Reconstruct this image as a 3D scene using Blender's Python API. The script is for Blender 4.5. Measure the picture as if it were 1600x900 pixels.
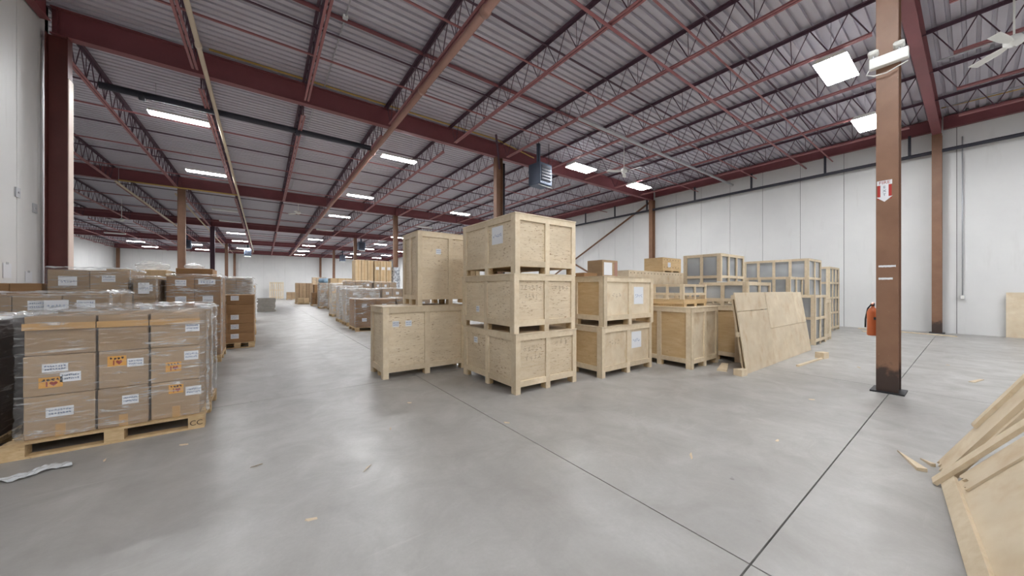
import bpy, bmesh, math, random
from mathutils import Vector, Matrix
random.seed(7)
R = math.radians
for o in list(bpy.data.objects): bpy.data.objects.remove(o)
scene = bpy.context.scene
COL = scene.collection

# ------------------------------------------------------------------ camera, world, exposure
cd = bpy.data.cameras.new('camera'); cam = bpy.data.objects.new('camera', cd); COL.objects.link(cam)
cd.sensor_width = 36.0; cd.lens = 529.0 / 1600 * 36; cd.clip_start = 0.05; cd.clip_end = 300
cd.shift_y = 2 / 1600
cam.location = (0, 0, 1.5); cam.rotation_euler = (R(90), 0, -math.atan(388 / 529))
scene.camera = cam
w = bpy.data.worlds.new('world'); scene.world = w; w.use_nodes = True
w.node_tree.nodes['Background'].inputs[0].default_value = (.8, .85, 1, 1)
w.node_tree.nodes['Background'].inputs[1].default_value = 0.3
vs = scene.view_settings
vs.view_transform = 'Standard'; vs.look = 'None'; vs.gamma = 1; vs.use_curve_mapping = False
vs.exposure = 0.42
LAMP = 58.0            # strength of the fluorescent diffusers

# ------------------------------------------------------------------ materials
def srgb(r, g, b):
    return tuple(((c / 255) / 12.92 if c / 255 <= .04045 else ((c / 255 + .055) / 1.055) ** 2.4) for c in (r, g, b)) + (1,)
MATS = {}
def new_mat(name):
    m = bpy.data.materials.new(name); m.use_nodes = True
    MATS[name] = m
    return m, m.node_tree, m.node_tree.nodes, m.node_tree.nodes['Principled BSDF']
def N(nt, t, **k):
    n = nt.nodes.new(t)
    for a, b in k.items(): setattr(n, a, b)
    return n
def mix_rgb(nt, fac, a, b, mode='MIX'):
    n = N(nt, 'ShaderNodeMix', data_type='RGBA', blend_type=mode)
    L = nt.links
    for s, v in ((0, fac), (6, a), (7, b)):
        if hasattr(v, 'is_linked'): L.new(v, n.inputs[s])
        else: n.inputs[s].default_value = v
    return n.outputs[2]
def coords(nt, scale, world=False, rnd=True):
    """object (or world) coordinates, shifted per object, scaled"""
    L = nt.links
    if world: src = N(nt, 'ShaderNodeNewGeometry').outputs['Position']
    else: src = N(nt, 'ShaderNodeTexCoord').outputs['Object']
    if rnd and not world:
        oi = N(nt, 'ShaderNodeObjectInfo'); mu = N(nt, 'ShaderNodeMath', operation='MULTIPLY'); mu.inputs[1].default_value = 37
        L.new(oi.outputs['Random'], mu.inputs[0])
        ad = N(nt, 'ShaderNodeVectorMath', operation='ADD'); L.new(src, ad.inputs[0]); L.new(mu.outputs[0], ad.inputs[1]); src = ad.outputs[0]
    mp = N(nt, 'ShaderNodeMapping'); mp.inputs['Scale'].default_value = scale; L.new(src, mp.inputs['Vector'])
    return mp.outputs[0]
def noise(nt, vec, scale, detail=3, rough=.55, dist=0):
    n = N(nt, 'ShaderNodeTexNoise'); n.inputs['Scale'].default_value = scale; n.inputs['Detail'].default_value = detail
    n.inputs['Roughness'].default_value = rough; n.inputs['Distortion'].default_value = dist
    nt.links.new(vec, n.inputs['Vector']); return n.outputs['Fac']
def ramp(nt, fac, p0, p1, c0=(0, 0, 0, 1), c1=(1, 1, 1, 1)):
    n = N(nt, 'ShaderNodeValToRGB'); e = n.color_ramp.elements
    e[0].position = p0; e[1].position = p1; e[0].color = c0; e[1].color = c1
    nt.links.new(fac, n.inputs[0]); return n.outputs[0]
def bump(nt, fac, bs, strength=.2, dist=.01):
    b = N(nt, 'ShaderNodeBump'); b.inputs['Strength'].default_value = strength; b.inputs['Distance'].default_value = dist
    nt.links.new(fac, b.inputs['Height']); nt.links.new(b.outputs[0], bs.inputs['Normal'])
def obj_random(nt, c0, c1):
    oi = N(nt, 'ShaderNodeObjectInfo'); return mix_rgb(nt, oi.outputs['Random'], c0, c1)

def simple(name, rgb, rough=.6, metal=0, var=.12, scale=3, bmp=0):
    m, nt, nd, bs = new_mat(name)
    c = srgb(*rgb); d = tuple(x * (1 - var) for x in c[:3]) + (1,)
    f = noise(nt, coords(nt, (1, 1, 1)), scale, 4)
    nt.links.new(mix_rgb(nt, f, d, tuple(min(1, x * (1 + var)) for x in c[:3]) + (1,)), bs.inputs['Base Color'])
    bs.inputs['Roughness'].default_value = rough; bs.inputs['Metallic'].default_value = metal
    if bmp: bump(nt, noise(nt, coords(nt, (1, 1, 1)), scale * 12, 3), bs, bmp, .004)
    return m

def wood(name, light, dark, fleck=None, axis=(1.5, 1.5, 14), fleckaxis=(3, 3, 22), rough=.65, fl=(.66, .72)):
    m, nt, nd, bs = new_mat(name)
    g = noise(nt, coords(nt, axis), 3, 4, .6, .4)
    col = mix_rgb(nt, ramp(nt, g, .3, .7), srgb(*dark), srgb(*light))
    big = noise(nt, coords(nt, (1, 1, 1.6)), 1.6, 2)
    col = mix_rgb(nt, ramp(nt, big, .35, .75, (0, 0, 0, 1), (.4, .4, .4, 1)), col, srgb(*[int(c * .86) for c in dark]))
    if fleck:
        f = noise(nt, coords(nt, fleckaxis), 3.2, 3, .6)
        ff = mix_rgb(nt, 1.0, ramp(nt, f, fl[0], fl[1]), ramp(nt, noise(nt, coords(nt, (1, 1, 1)), 2.1, 2), .34, .62, (.15, .15, .15, 1), (.95, .95, .95, 1)), 'MULTIPLY')
        col = mix_rgb(nt, ff, col, srgb(*fleck))
    tint = obj_random(nt, (.84, .81, .77, 1), (1.07, 1.06, 1.04, 1))
    col = mix_rgb(nt, 1.0, col, tint, 'MULTIPLY')
    nt.links.new(col, bs.inputs['Base Color']); bs.inputs['Roughness'].default_value = rough
    bump(nt, g, bs, .12, .003)
    return m

wood('pine', (230, 216, 192), (216, 198, 168), (160, 126, 92), (5, 5, 5), (16, 16, 16), fl=(.72, .76))
wood('plywood', (230, 216, 192), (217, 199, 170), (142, 106, 74), (1.2, 1.2, 9), (4.6, 4.6, 20), fl=(.59, .67))
wood('plywood_warm', (218, 193, 152), (202, 171, 126), (152, 114, 76), (1.4, 1.4, 7), (7, 7, 12), fl=(.66, .72))
wood('plywood_plain', (232, 219, 196), (219, 203, 176), (198, 170, 132), (1.0, 1.0, 1.4), (1.6, 1.6, 1.2), fl=(.46, .80))
wood('pallet_wood', (214, 190, 150), (188, 158, 116), (128, 94, 62), (4, 12, 12), (6, 6, 6), fl=(.70, .76))
wood('cardboard', (176, 151, 122), (162, 137, 108), None, (.7, .7, 5), rough=.75)
wood('cardboard_dark', (160, 124, 86), (144, 110, 76), None, (.7, .7, 5), rough=.75)
wood('cardboard_pale', (214, 190, 154), (200, 174, 138), None, (6, 6, .7), rough=.75)
simple('lit_flange_pale', (222, 200, 188), .6, 0, .05)  # maroon column's flange colour with the light painted in
simple('tape', (186, 146, 92), .3, 0, .08)
simple('paper', (228, 230, 234), .7, 0, .03)
simple('blue_ink', (140, 154, 184), .7, 0, .1, 30)
simple('pencil', (164, 146, 126), .8, 0, .2, 30)
simple('orange_paper', (222, 160, 62), .6, 0, .05)
simple('red_print', (150, 52, 34), .6, 0, .05)
simple('dark_print', (70, 52, 40), .6, 0, .05)
simple('red_steel', (128, 72, 76), .5, .0, .2, 2.0)
simple('maroon_steel', (96, 46, 42), .5, 0, .25, 3)
simple('dark_steel', (88, 62, 76), .55, .0, .2, 3)
simple('joist_steel', (158, 102, 104), .55, .0, .2, 2.0)
simple('black_pipe', (58, 58, 68), .5, .2, .15)
simple('rust_pipe', (164, 126, 114), .5, .1, .2, 2)
simple('grey_pipe', (208, 192, 170), .45, .2, .12, 2)
simple('yellow_pipe', (196, 164, 92), .5, 0, .1)
simple('galvanised', (190, 192, 196), .35, .3, .08)
simple('white_enamel', (236, 236, 232), .4, 0, .03)
simple('heater_blue', (92, 104, 124), .5, .2, .12)
simple('black_plastic', (32, 32, 36), .5, 0, .1)
simple('extinguisher_red', (204, 108, 62), .4, 0, .08)
simple('sign_red', (176, 44, 36), .5, 0, .05)
simple('rubbish_film', (205, 208, 210), .2, 0, .1, 20)
simple('dark_brown', (58, 40, 38), .35, 0, .3, 4)  # very dark brown of the cartons at the left edge
simple('grey_bundle', (150, 144, 136), .6, 0, .3, 8)
simple('blue_wrap', (150, 180, 205), .4, 0, .15, 5)

# painted column: brown paint, chipped, sooty foot
m, nt, nd, bs = new_mat('brown_steel')
v = coords(nt, (1, 1, 1), world=True)
c = mix_rgb(nt, noise(nt, v, 3, 5), srgb(116, 82, 62), srgb(146, 110, 86))
chip = ramp(nt, noise(nt, v, 26, 3, .7), .70, .74)
c = mix_rgb(nt, chip, c, srgb(196, 172, 140))
sx = N(nt, 'ShaderNodeSeparateXYZ'); nt.links.new(v, sx.inputs[0])
a = N(nt, 'ShaderNodeMath', operation='MULTIPLY_ADD'); nt.links.new(noise(nt, v, 7, 4), a.inputs[0]); a.inputs[1].default_value = .5
nt.links.new(sx.outputs[2], a.inputs[2])
c = mix_rgb(nt, ramp(nt, a.outputs[0], .56, .68, (.85, .85, .85, 1), (0, 0, 0, 1)), c, srgb(44, 38, 38))
nt.links.new(c, bs.inputs['Base Color']); bs.inputs['Roughness'].default_value = .5

# concrete floor
m, nt, nd, bs = new_mat('concrete_floor')
v = coords(nt, (1, 1, 1), world=True)
n1 = noise(nt, v, .35, 5, .6, .3); n2 = noise(nt, v, 2.2, 6, .65, .6); n3 = noise(nt, v, 40, 3, .7)
c = mix_rgb(nt, ramp(nt, n1, .32, .68), srgb(160, 158, 155), srgb(190, 189, 186))
c = mix_rgb(nt, ramp(nt, n2, .35, .8, (0, 0, 0, 1), (.8, .8, .8, 1)), c, srgb(146, 143, 138))
c = mix_rgb(nt, ramp(nt, n3, .3, .8, (0, 0, 0, 1), (.25, .25, .25, 1)), c, srgb(140, 138, 134))
vs2 = coords(nt, (.5, 6, 1), world=True); sc = ramp(nt, noise(nt, vs2, 1.3, 5, .7), .62, .72, (0, 0, 0, 1), (.22, .22, .22, 1))
c = mix_rgb(nt, sc, c, srgb(208, 206, 202))
spot = ramp(nt, noise(nt, v, 5.5, 2, .5), .76, .79, (0, 0, 0, 1), (.6, .6, .6, 1))
c = mix_rgb(nt, spot, c, srgb(96, 92, 88))
tr_ = ramp(nt, noise(nt, coords(nt, (1.1, .1, 1), world=True), 1.0, 5, .6, .3), .5, .68, (0, 0, 0, 1), (.45, .45, .45, 1))
c = mix_rgb(nt, tr_, c, srgb(140, 137, 133))
cl = ramp(nt, noise(nt, v, .8, 6, .7, .2), .4, .66, (0, 0, 0, 1), (.4, .4, .4, 1))
c = mix_rgb(nt, cl, c, srgb(150, 146, 140))
nt.links.new(c, bs.inputs['Base Color'])
nt.links.new(ramp(nt, n2, .3, .7, (.34, .34, .34, 1), (.5, .5, .5, 1)), bs.inputs['Roughness'])
bump(nt, n3, bs, .05, .002)
simple('joint_dark', (78, 76, 74), .9, 0, .2, 8)

# painted wall
m, nt, nd, bs = new_mat('wall_paint')
v = coords(nt, (1, 1, 1), world=True)
c = mix_rgb(nt, noise(nt, v, .8, 5, .6), srgb(216, 216, 216), srgb(232, 232, 230))
st = ramp(nt, noise(nt, coords(nt, (3, 3, .4), world=True), 1.5, 4), .6, .8, (0, 0, 0, 1), (.3, .3, .3, 1))
c = mix_rgb(nt, st, c, srgb(196, 194, 190))
nt.links.new(c, bs.inputs['Base Color']); bs.inputs['Roughness'].default_value = .6
bump(nt, noise(nt, v, 30, 3), bs, .08, .004)

# galvanised roof deck
m, nt, nd, bs = new_mat('roof_deck')
v = coords(nt, (1, 1, 1), world=True)
c = mix_rgb(nt, noise(nt, v, .9, 4), srgb(186, 182, 193), srgb(206, 202, 210))
c = mix_rgb(nt, ramp(nt, noise(nt, coords(nt, (.3, 3, 1), world=True), 2, 3), .5, .75, (0, 0, 0, 1), (.5, .5, .5, 1)), c, srgb(184, 174, 180))
nt.links.new(c, bs.inputs['Base Color']); bs.inputs['Roughness'].default_value = .5; bs.inputs['Metallic'].default_value = .0

# lamp diffuser
m, nt, nd, bs = new_mat('lamp_glow')
bs.inputs['Emission Color'].default_value = (.96, .98, 1, 1); bs.inputs['Emission Strength'].default_value = LAMP
bs.inputs['Base Color'].default_value = (.9, .9, .9, 1)
m, nt, nd, bs = new_mat('lamp_glow_narrow')
bs.inputs['Emission Color'].default_value = (.96, .98, 1, 1); bs.inputs['Emission Strength'].default_value = LAMP * 2.4
bs.inputs['Base Color'].default_value = (.9, .9, .9, 1)
m, nt, nd, bs = new_mat('lamp_off')
bs.inputs['Base Color'].default_value = (.85, .85, .85, 1)

# stretch film
def film_mat(name, lo, hi, p0, p1):
    m, nt, nd, bs = new_mat(name)
    f = noise(nt, coords(nt, (1.0, 1.0, 9)), 2.6, 5, .7, 1.4)
    f2 = noise(nt, coords(nt, (1, 1, 1)), 2.2, 2)
    fac = ramp(nt, f, p0, p1, (lo, lo, lo, 1), (hi, hi, hi, 1))
    fac = mix_rgb(nt, 1.0, fac, ramp(nt, f2, .3, .6, (.35, .35, .35, 1), (1, 1, 1, 1)), 'MULTIPLY')
    bs.inputs['Base Color'].default_value = (.85, .87, .88, 1); bs.inputs['Roughness'].default_value = .16
    bump(nt, f, bs, .7, .02)
    tr = N(nt, 'ShaderNodeBsdfTransparent'); mx = N(nt, 'ShaderNodeMixShader')
    nt.links.new(fac, mx.inputs[0]); nt.links.new(tr.outputs[0], mx.inputs[1]); nt.links.new(bs.outputs[0], mx.inputs[2])
    nt.links.new(mx.outputs[0], nd['Material Output'].inputs[0])
film_mat('film', .10, .75, .51, .71)
film_mat('film_thick', .30, .85, .42, .66)

# panes of glass in the timber racks
m, nt, nd, bs = new_mat('glass_pane')
bs.inputs['Base Color'].default_value = srgb(150, 154, 156); bs.inputs['Roughness'].default_value = .12
c = mix_rgb(nt, ramp(nt, noise(nt, coords(nt, (1, 1, 1)), 1.3, 2, .5, .3), .3, .7), srgb(160, 164, 168), srgb(206, 210, 213))
nt.links.new(c, bs.inputs['Base Color'])
tr = N(nt, 'ShaderNodeBsdfTransparent'); mx = N(nt, 'ShaderNodeMixShader'); mx.inputs[0].default_value = .72
nt.links.new(tr.outputs[0], mx.inputs[1]); nt.links.new(bs.outputs[0], mx.inputs[2]); nt.links.new(mx.outputs[0], nd['Material Output'].inputs[0])
# silver bubble wrap
m, nt, nd, bs = new_mat('bubble_wrap')
vo = N(nt, 'ShaderNodeTexVoronoi'); vo.inputs['Scale'].default_value = 9; nt.links.new(coords(nt, (1, 1, 1)), vo.inputs['Vector'])
nt.links.new(ramp(nt, vo.outputs['Distance'], .1, .7, srgb(225, 228, 232), srgb(150, 154, 160)), bs.inputs['Base Color'])
bs.inputs['Metallic'].default_value = .3; bs.inputs['Roughness'].default_value = .3; bump(nt, vo.outputs['Distance'], bs, .8, .03)

# ------------------------------------------------------------------ geometry helpers
def link(name, me, parent=None, loc=(0, 0, 0), rot=None):
    o = bpy.data.objects.new(name, me); COL.objects.link(o)
    o.location = loc
    if rot is not None: o.rotation_euler = rot
    if parent is not None: o.parent = parent
    return o
CACHE = {}
def box_mesh(dx, dy, dz, mat, bev=0):
    k = ('b', round(dx, 4), round(dy, 4), round(dz, 4), mat, bev)
    if k not in CACHE:
        bm = bmesh.new(); bmesh.ops.create_cube(bm, size=1)
        bmesh.ops.scale(bm, vec=(dx, dy, dz), verts=bm.verts)
        if bev: bmesh.ops.bevel(bm, geom=bm.edges[:], offset=bev, segments=1, affect='EDGES')
        me = bpy.data.meshes.new('box'); bm.to_mesh(me); bm.free(); me.materials.append(MATS[mat]); CACHE[k] = me
    return CACHE[k]
def bx(parent, name, x0, x1, y0, y1, z0, z1, mat, bev=0, rot=None):
    """a box-shaped piece between two corners, in the parent's frame"""
    return link(name, box_mesh(x1 - x0, y1 - y0, z1 - z0, mat, bev), parent, ((x0 + x1) / 2, (y0 + y1) / 2, (z0 + z1) / 2), rot)
def mesh_obj(name, verts, faces, mat, parent=None, loc=(0, 0, 0), rot=None, smooth=False):
    me = bpy.data.meshes.new(name); me.from_pydata(verts, [], faces); me.materials.append(MATS[mat])
    if smooth:
        for p in me.polygons: p.use_smooth = True
    me.update()
    return link(name, me, parent, loc, rot)
def tube_geo(pts, r, n=8, cap=True):
    V, F = [], []
    pts = [Vector(p) for p in pts]
    for i, p in enumerate(pts):
        d = (pts[min(i + 1, len(pts) - 1)] - pts[max(i - 1, 0)]).normalized()
        up = Vector((0, 0, 1)) if abs(d.z) < .9 else Vector((1, 0, 0))
        a = d.cross(up).normalized(); b = d.cross(a)
        for k in range(n):
            t = 2 * math.pi * k / n; V.append(p + a * math.cos(t) * r + b * math.sin(t) * r)
    for i in range(len(pts) - 1):
        for k in range(n):
            F.append((i * n + k, i * n + (k + 1) % n, (i + 1) * n + (k + 1) % n, (i + 1) * n + k))
    if cap:
        F.append(tuple(range(n))[::-1]); F.append(tuple((len(pts) - 1) * n + k for k in range(n)))
    return V, F
def tube(name, pts, r, mat, parent=None, n=8, smooth=True):
    V, F = tube_geo(pts, r, n); return mesh_obj(name, V, F, mat, parent, smooth=smooth)
def multi(name, geos, mat, parent=None, loc=(0, 0, 0), smooth=False):
    V, F = [], []
    for v, f in geos:
        o = len(V); V += list(v); F += [tuple(i + o for i in q) for q in f]
    return mesh_obj(name, V, F, mat, parent, loc, smooth=smooth)
def boxgeo(x0, x1, y0, y1, z0, z1):
    V = [(x, y, z) for x in (x0, x1) for y in (y0, y1) for z in (z0, z1)]
    return V, [(0, 1, 3, 2), (4, 6, 7, 5), (0, 4, 5, 1), (2, 3, 7, 6), (0, 2, 6, 4), (1, 5, 7, 3)]
def tag(o, label, cat, group=None):
    o['label'] = label; o['category'] = cat
    if group: o['group'] = group
    return o
def thing(name, label, cat, loc=(0, 0, 0), rz=0, group=None):
    o = link(name, None, None, loc, (0, 0, rz)); o.empty_display_size = .1
    return tag(o, label, cat, group)
def struct(o): o['kind'] = 'structure'; return o
def text_part(parent, name, s, size, loc, rot, mat, align='CENTER'):
    cu = bpy.data.curves.new('t', 'FONT'); cu.body = s; cu.size = size; cu.align_x = align; cu.align_y = 'CENTER'
    t = bpy.data.objects.new('t', cu); COL.objects.link(t)
    me = bpy.data.meshes.new_from_object(t.evaluated_get(bpy.context.evaluated_depsgraph_get()))
    bpy.data.objects.remove(t)
    me.materials.clear(); me.materials.append(MATS[mat])
    return link(name, me, parent, loc, rot)
ORD = ['first', 'second', 'third', 'fourth', 'fifth', 'sixth', 'seventh', 'eighth', 'ninth', 'tenth', 'eleventh', 'twelfth', 'thirteenth', 'fourteenth', 'fifteenth', 'sixteenth', 'seventeenth', 'eighteenth']

# ------------------------------------------------------------------ the building
XL, XJ, XR = -15.3, -3.66, 18.85          # far-left wall, near-left wall, right wall
YB, YJ, YF = -14.0, 11.55, 64.6           # wall behind the camera, jog, far wall
ZT = 7.5
GX = [-14.9, -3.45, 7.6, 18.6]           # column lines
GY = [.74, 11.3, 24.45, 37.65, 50.85, 64.2]
ZB0, ZB1 = 6.77, 7.34                    # beam bottom, top

# floor: slabs with saw-cut joints over a dark bed
fl = struct(link('floor', box_mesh(XR - XL + 1, YF - YB + 1, .1, 'joint_dark'), None, ((XL + XR) / 2, (YB + YF) / 2, -.07)))
jx = [XL - .3, -9.2, -3.6, 2.14, 7.7, 13.3, XR + .3]
jy = [YB - .3, -9.9, -4.6, .72, 5.68, 11.3]
y = 11.3
while y < YF - 1: y += 6.6; jy.append(min(y, YF + .3))
for i in range(len(jx) - 1):
    for j in range(len(jy) - 1):
        g = .005
        s = link('slab', box_mesh(jx[i + 1] - jx[i] - 2 * g, jy[j + 1] - jy[j] - 2 * g, .04, 'concrete_floor'), fl,
                 ((jx[i] + jx[i + 1]) / 2 - fl.location.x, (jy[j] + jy[j + 1]) / 2 - fl.location.y, .05))

# walls: vertical precast panels with recessed joints
def wall(name, axis, pos, a0, a1, first, pitch, inward, z1=ZT, gap=.007):
    """axis 'y': wall in plane X=pos running along Y"""
    t = .18
    if axis == 'y': b = boxgeo(pos + inward * -.16, pos + inward * -.02, a0, a1, 0, z1)
    else: b = boxgeo(a0, a1, pos + inward * -.16, pos + inward * -.02, 0, z1)
    wobj = struct(mesh_obj(name, b[0], b[1], 'joint_dark'))
    cuts = [a0]; c = first
    while c - pitch > a0 + .1: c -= pitch
    while c < a1 - .1:
        if c > a0 + .1: cuts.append(c)
        c += pitch
    cuts.append(a1)
    for p, q in zip(cuts[:-1], cuts[1:]):
        g = gap; lo, hi = sorted((pos, pos - inward * .04))
        if axis == 'y': bx(wobj, 'panel', lo, hi, p + g, q - g, 0.0, z1, 'wall_paint')
        else: bx(wobj, 'panel', p + g, q - g, lo, hi, 0.0, z1, 'wall_paint')
    return wobj
wall('wall_right', 'y', XR, YB, YF, 3.09, 1.377, -1)
wall('wall_far', 'x', YF, XL, XR, 0, 2.75, -1, gap=.003)
wall('wall_left', 'y', XJ, YB, YJ, 10.4, 1.377, 1)
wall('wall_left_far', 'y', XL, YJ, YF, 20, 2.75, 1)
wall('wall_jog', 'x', YJ, XL, XJ, -8, 2.75, 1)
wall('wall_back', 'x', YB, XJ, XR, 0, 2.75, 1)

# ceiling: corrugated deck, ribs running along X
V, F = [], []
prof = [(0, .06), (.055, .06), (.065, 0), (.19, 0)]
y = YB - .1; rows = []
while y < YF + .2:
    for dy, dz in prof: rows.append((y + dy, 7.43 + dz))
    y += .2
for yy, zz in rows: V += [(XL - .2, yy, zz), (XR + .2, yy, zz)]
for i in range(len(rows) - 1): F.append((2 * i, 2 * i + 1, 2 * i + 3, 2 * i + 2))
ceil = struct(mesh_obj('ceiling', V, F, 'roof_deck'))

# I-section columns, web along X
def isect(parent, x, y, z0, z1, d=.3, wd=.22, mat='brown_steel', tf=.018, tw=.014):
    bx(parent, 'flange', x - d / 2, x - d / 2 + tf, y - wd / 2, y + wd / 2, z0, z1, mat)
    bx(parent, 'flange', x + d / 2 - tf, x + d / 2, y - wd / 2, y + wd / 2, z0, z1, mat)
    bx(parent, 'web', x - d / 2 + tf, x + d / 2 - tf, y - tw / 2, y + tw / 2, z0, z1, mat)
col_labels = {
 (2, 0): 'brown steel column with fire arrow sign and emergency light, standing alone at right',
 (3, 0): 'brown steel column against the right wall behind the lone column',
 (3, 1): 'brown steel wall column at the top of the diagonal brace, right wall',
 (2, 1): 'steel column rising behind the three-high crate stack',
 (1, 1): 'dark maroon steel column at the end of the near left wall',
 (1, 2): 'brown steel column rising behind the wrapped cartons on the left',
 (2, 2): 'red steel column with silver bubble wrap round its lower part',
 (1, 3): 'dark column second in line down the left aisle',
 (1, 4): 'brown column third in line down the left aisle',
 (1, 5): 'brown column against the far wall at the end of left aisle',
 (2, 3): 'column beyond the tall pale cartons, right side of the aisle',
 (2, 4): 'thin far column right of the aisle, in front of far wall column',
 (2, 5): 'column against the far wall behind the far carton stacks',
 (0, 5): 'brown column in the far left corner of the hall',
}
for (i, j), lab in col_labels.items():
    x, y = GX[i], GY[j]
    if (i, j) == (2, 0): x = 7.42
    c = thing('steel_column', lab, 'column', (x, y, 0), 0, 'steel columns')
    near_left = (i, j) == (1, 1)
    dk = (i, j) in ((1, 3),)
    isect(c, 0, 0, .02, ZB0, mat='maroon_steel' if near_left else ('dark_steel' if dk else 'brown_steel'))
    bx(c, 'base_plate', -.2, .2, -.17, .17, 0, .02, 'black_plastic')
    if near_left: bx(c, 'lit_flange_strip', .151, .165, -.11, .11, .02, 5.9, 'lit_flange_pale')  # added pale strip whose colour paints in light on this flange
    if (i, j) == (2, 0):
        for zc, wd in ((1.835, .17), (1.655, .14)):
            pts = []
            for k in range(13): pts.append((-.152, .085 - wd * k / 12, zc + .012 + .004 * random.random()))
            for k in range(12, -1, -1): pts.append((-.152, .085 - wd * k / 12, zc - .012 - .006 * random.random()))
            mesh_obj('paint_streak', pts, [tuple(range(len(pts)))], 'paper', c)

# roof beams along X
def roof_beam(y, x0, x1, lab, wd=.2):
    b = thing('roof_beam', lab, 'roof beam', ((x0 + x1) / 2, y, ZB0), 0, 'red roof beams'); h = (x1 - x0) / 2
    bx(b, 'bottom_flange', -h, h, -wd / 2, wd / 2, 0, .02, 'red_steel')
    bx(b, 'top_flange', -h, h, -wd / 2, wd / 2, ZB1 - ZB0 - .02, ZB1 - ZB0, 'red_steel')
    bx(b, 'web', -h, h, -.008, .008, .02, ZB1 - ZB0 - .02, 'red_steel')
    for gx in GX:
        if x0 - .1 < gx < x1 + .1:
            for s in (-1, 1):
                bx(b, 'stiffener', gx - .008 - (x0 + x1) / 2, gx + .008 - (x0 + x1) / 2, min(s * .01, s * .095), max(s * .01, s * .095), .02, ZB1 - ZB0 - .02, 'red_steel')
beam_lab = ['red roof beam over the lone column, running to the right wall', 'big red roof beam crossing the picture above the crate stack', 'red roof beam third from the camera, above the bubble-wrapped column',
            'red roof beam fourth from the camera', 'red roof beam fifth from the camera', 'red roof beam against the far wall']
for j, y in enumerate(GY):
    roof_beam(y, XJ + .12 if j < 2 else XL + .1, XR - .1, beam_lab[j])
# edge beams along the walls
def edge_beam(x, y0, y1, z0, z1, lab):
    b = thing('edge_beam', lab, 'edge beam', (x, (y0 + y1) / 2, z0)); h = (y1 - y0) / 2
    bx(b, 'web', -.01, .01, -h, h, .015, z1 - z0 - .015, 'red_steel'); bx(b, 'bottom_flange', -.07, .07, -h, h, 0, .015, 'red_steel'); bx(b, 'top_flange', -.07, .07, -h, h, z1 - z0 - .015, z1 - z0, 'red_steel')
for j in range(5):
    edge_beam(18.74, GY[j] + .13, GY[j + 1] - .13, 6.95, 7.38, 'red edge beam on top of the right wall, %s bay' % ['nearest', 'second', 'third', 'fourth', 'farthest'][j])
edge_beam(18.74, YB + .05, GY[0] - .13, 6.95, 7.38, 'red edge beam on top of the right wall, beside the picture edge')
edge_beam(-3.56, YB + .05, GY[1] - .2, 6.95, 7.38, 'red edge beam on top of the near left wall')

# open-web joists
JX = [7.7 + 2.25 * k for k in range(-10, 5)]
BAYS = [(GY[j], GY[j + 1]) for j in range(5)]
BN = ['nearest', 'second', 'third', 'fourth', 'farthest']
ZJ0, ZJ1 = 6.66, 7.42
def joist_meshes(Ln):
    k = ('j', round(Ln, 2))
    if k in CACHE: return CACHE[k]
    a, b = -Ln / 2, Ln / 2
    def mk(name, geos, mat):
        o = multi(name, geos, mat); me = o.data; bpy.data.objects.remove(o); return me
    top = mk('top_chord', [boxgeo(-.07, -.012, a, b, .70, .712), boxgeo(.012, .07, a, b, .70, .712), boxgeo(-.018, -.012, a, b, .65, .70), boxgeo(.012, .018, a, b, .65, .70)], 'dark_steel')
    bot = mk('bottom_chord', [boxgeo(-.06, -.012, a + .45, b - .45, 0, .01), boxgeo(.012, .06, a + .45, b - .45, 0, .01), boxgeo(-.018, -.012, a + .45, b - .45, .01, .06), boxgeo(.012, .018, a + .45, b - .45, .01, .06)], 'joist_steel')
    g = []; n = int(Ln / .62); p = (Ln - .3) / n; y = a + .15
    for i in range(n):
        y0, y1, y2 = y + i * p, y + i * p + p / 2, y + (i + 1) * p
        if i == 0: y1 = max(y1, a + .47)
        if i == n - 1: y1 = min(y1, b - .47)
        g.append(tube_geo([(0, y0, .68), (0, y1, .03)], .011, 4)); g.append(tube_geo([(0, y1, .03), (0, y2, .68)], .011, 4))
        if i % 2 == 0 and 0 < i < n - 1: g.append(tube_geo([(0, y1, .03), (0, y1 + .02, .68)], .008, 4))
    web = mk('web_rod', g, 'dark_steel')
    CACHE[k] = (top, bot, web); return CACHE[k]
def joist(x, y0, y1, lab):
    t = thing('roof_joist', lab, 'roof joist', (x, (y0 + y1) / 2, ZJ0), 0, 'open-web roof joists')
    for nme, me in zip(('top_chord', 'bottom_chord', 'web_rod'), joist_meshes(y1 - y0 - .06)): link(nme, me, t)
for j, (y0, y1) in enumerate(BAYS):
    for n, x in enumerate(reversed(JX)):
        if j == 0 and x < -3: continue
        joist(x, y0, y1, '%s red open-web roof joist from the right wall, in the %s roof bay' % (ORD[n], BN[j]))
for n, x in enumerate(reversed(JX)):
    if x > 9: joist(x, YB + .1, GY[0], '%s red open-web roof joist from the right wall, nearer than the first beam' % ORD[n])

# bridging bars across the joists
for j, (y0, y1) in enumerate(BAYS):
    for n in range(3):
        y = y0 + (y1 - y0) * (n + 1) / 4
        xa = XJ + .1 if j == 0 else XL + .1
        b1 = boxgeo(xa, XR - .2, -.02, .02, 0, .006); b2 = boxgeo(xa, XR - .2, -.003, .003, .006, .04)
        for zz, nm in ((ZJ0 + .012, 'lower'), (7.30, 'upper')):
            o = multi('bridging_bar', [b1, b2], 'joist_steel' if nm == 'lower' else 'dark_steel', loc=(0, y, zz))
            tag(o, '%s %s bridging bar crossing the joists in the %s roof bay' % (ORD[n], nm, BN[j]), 'bridging bar', 'bridging bars')

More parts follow.
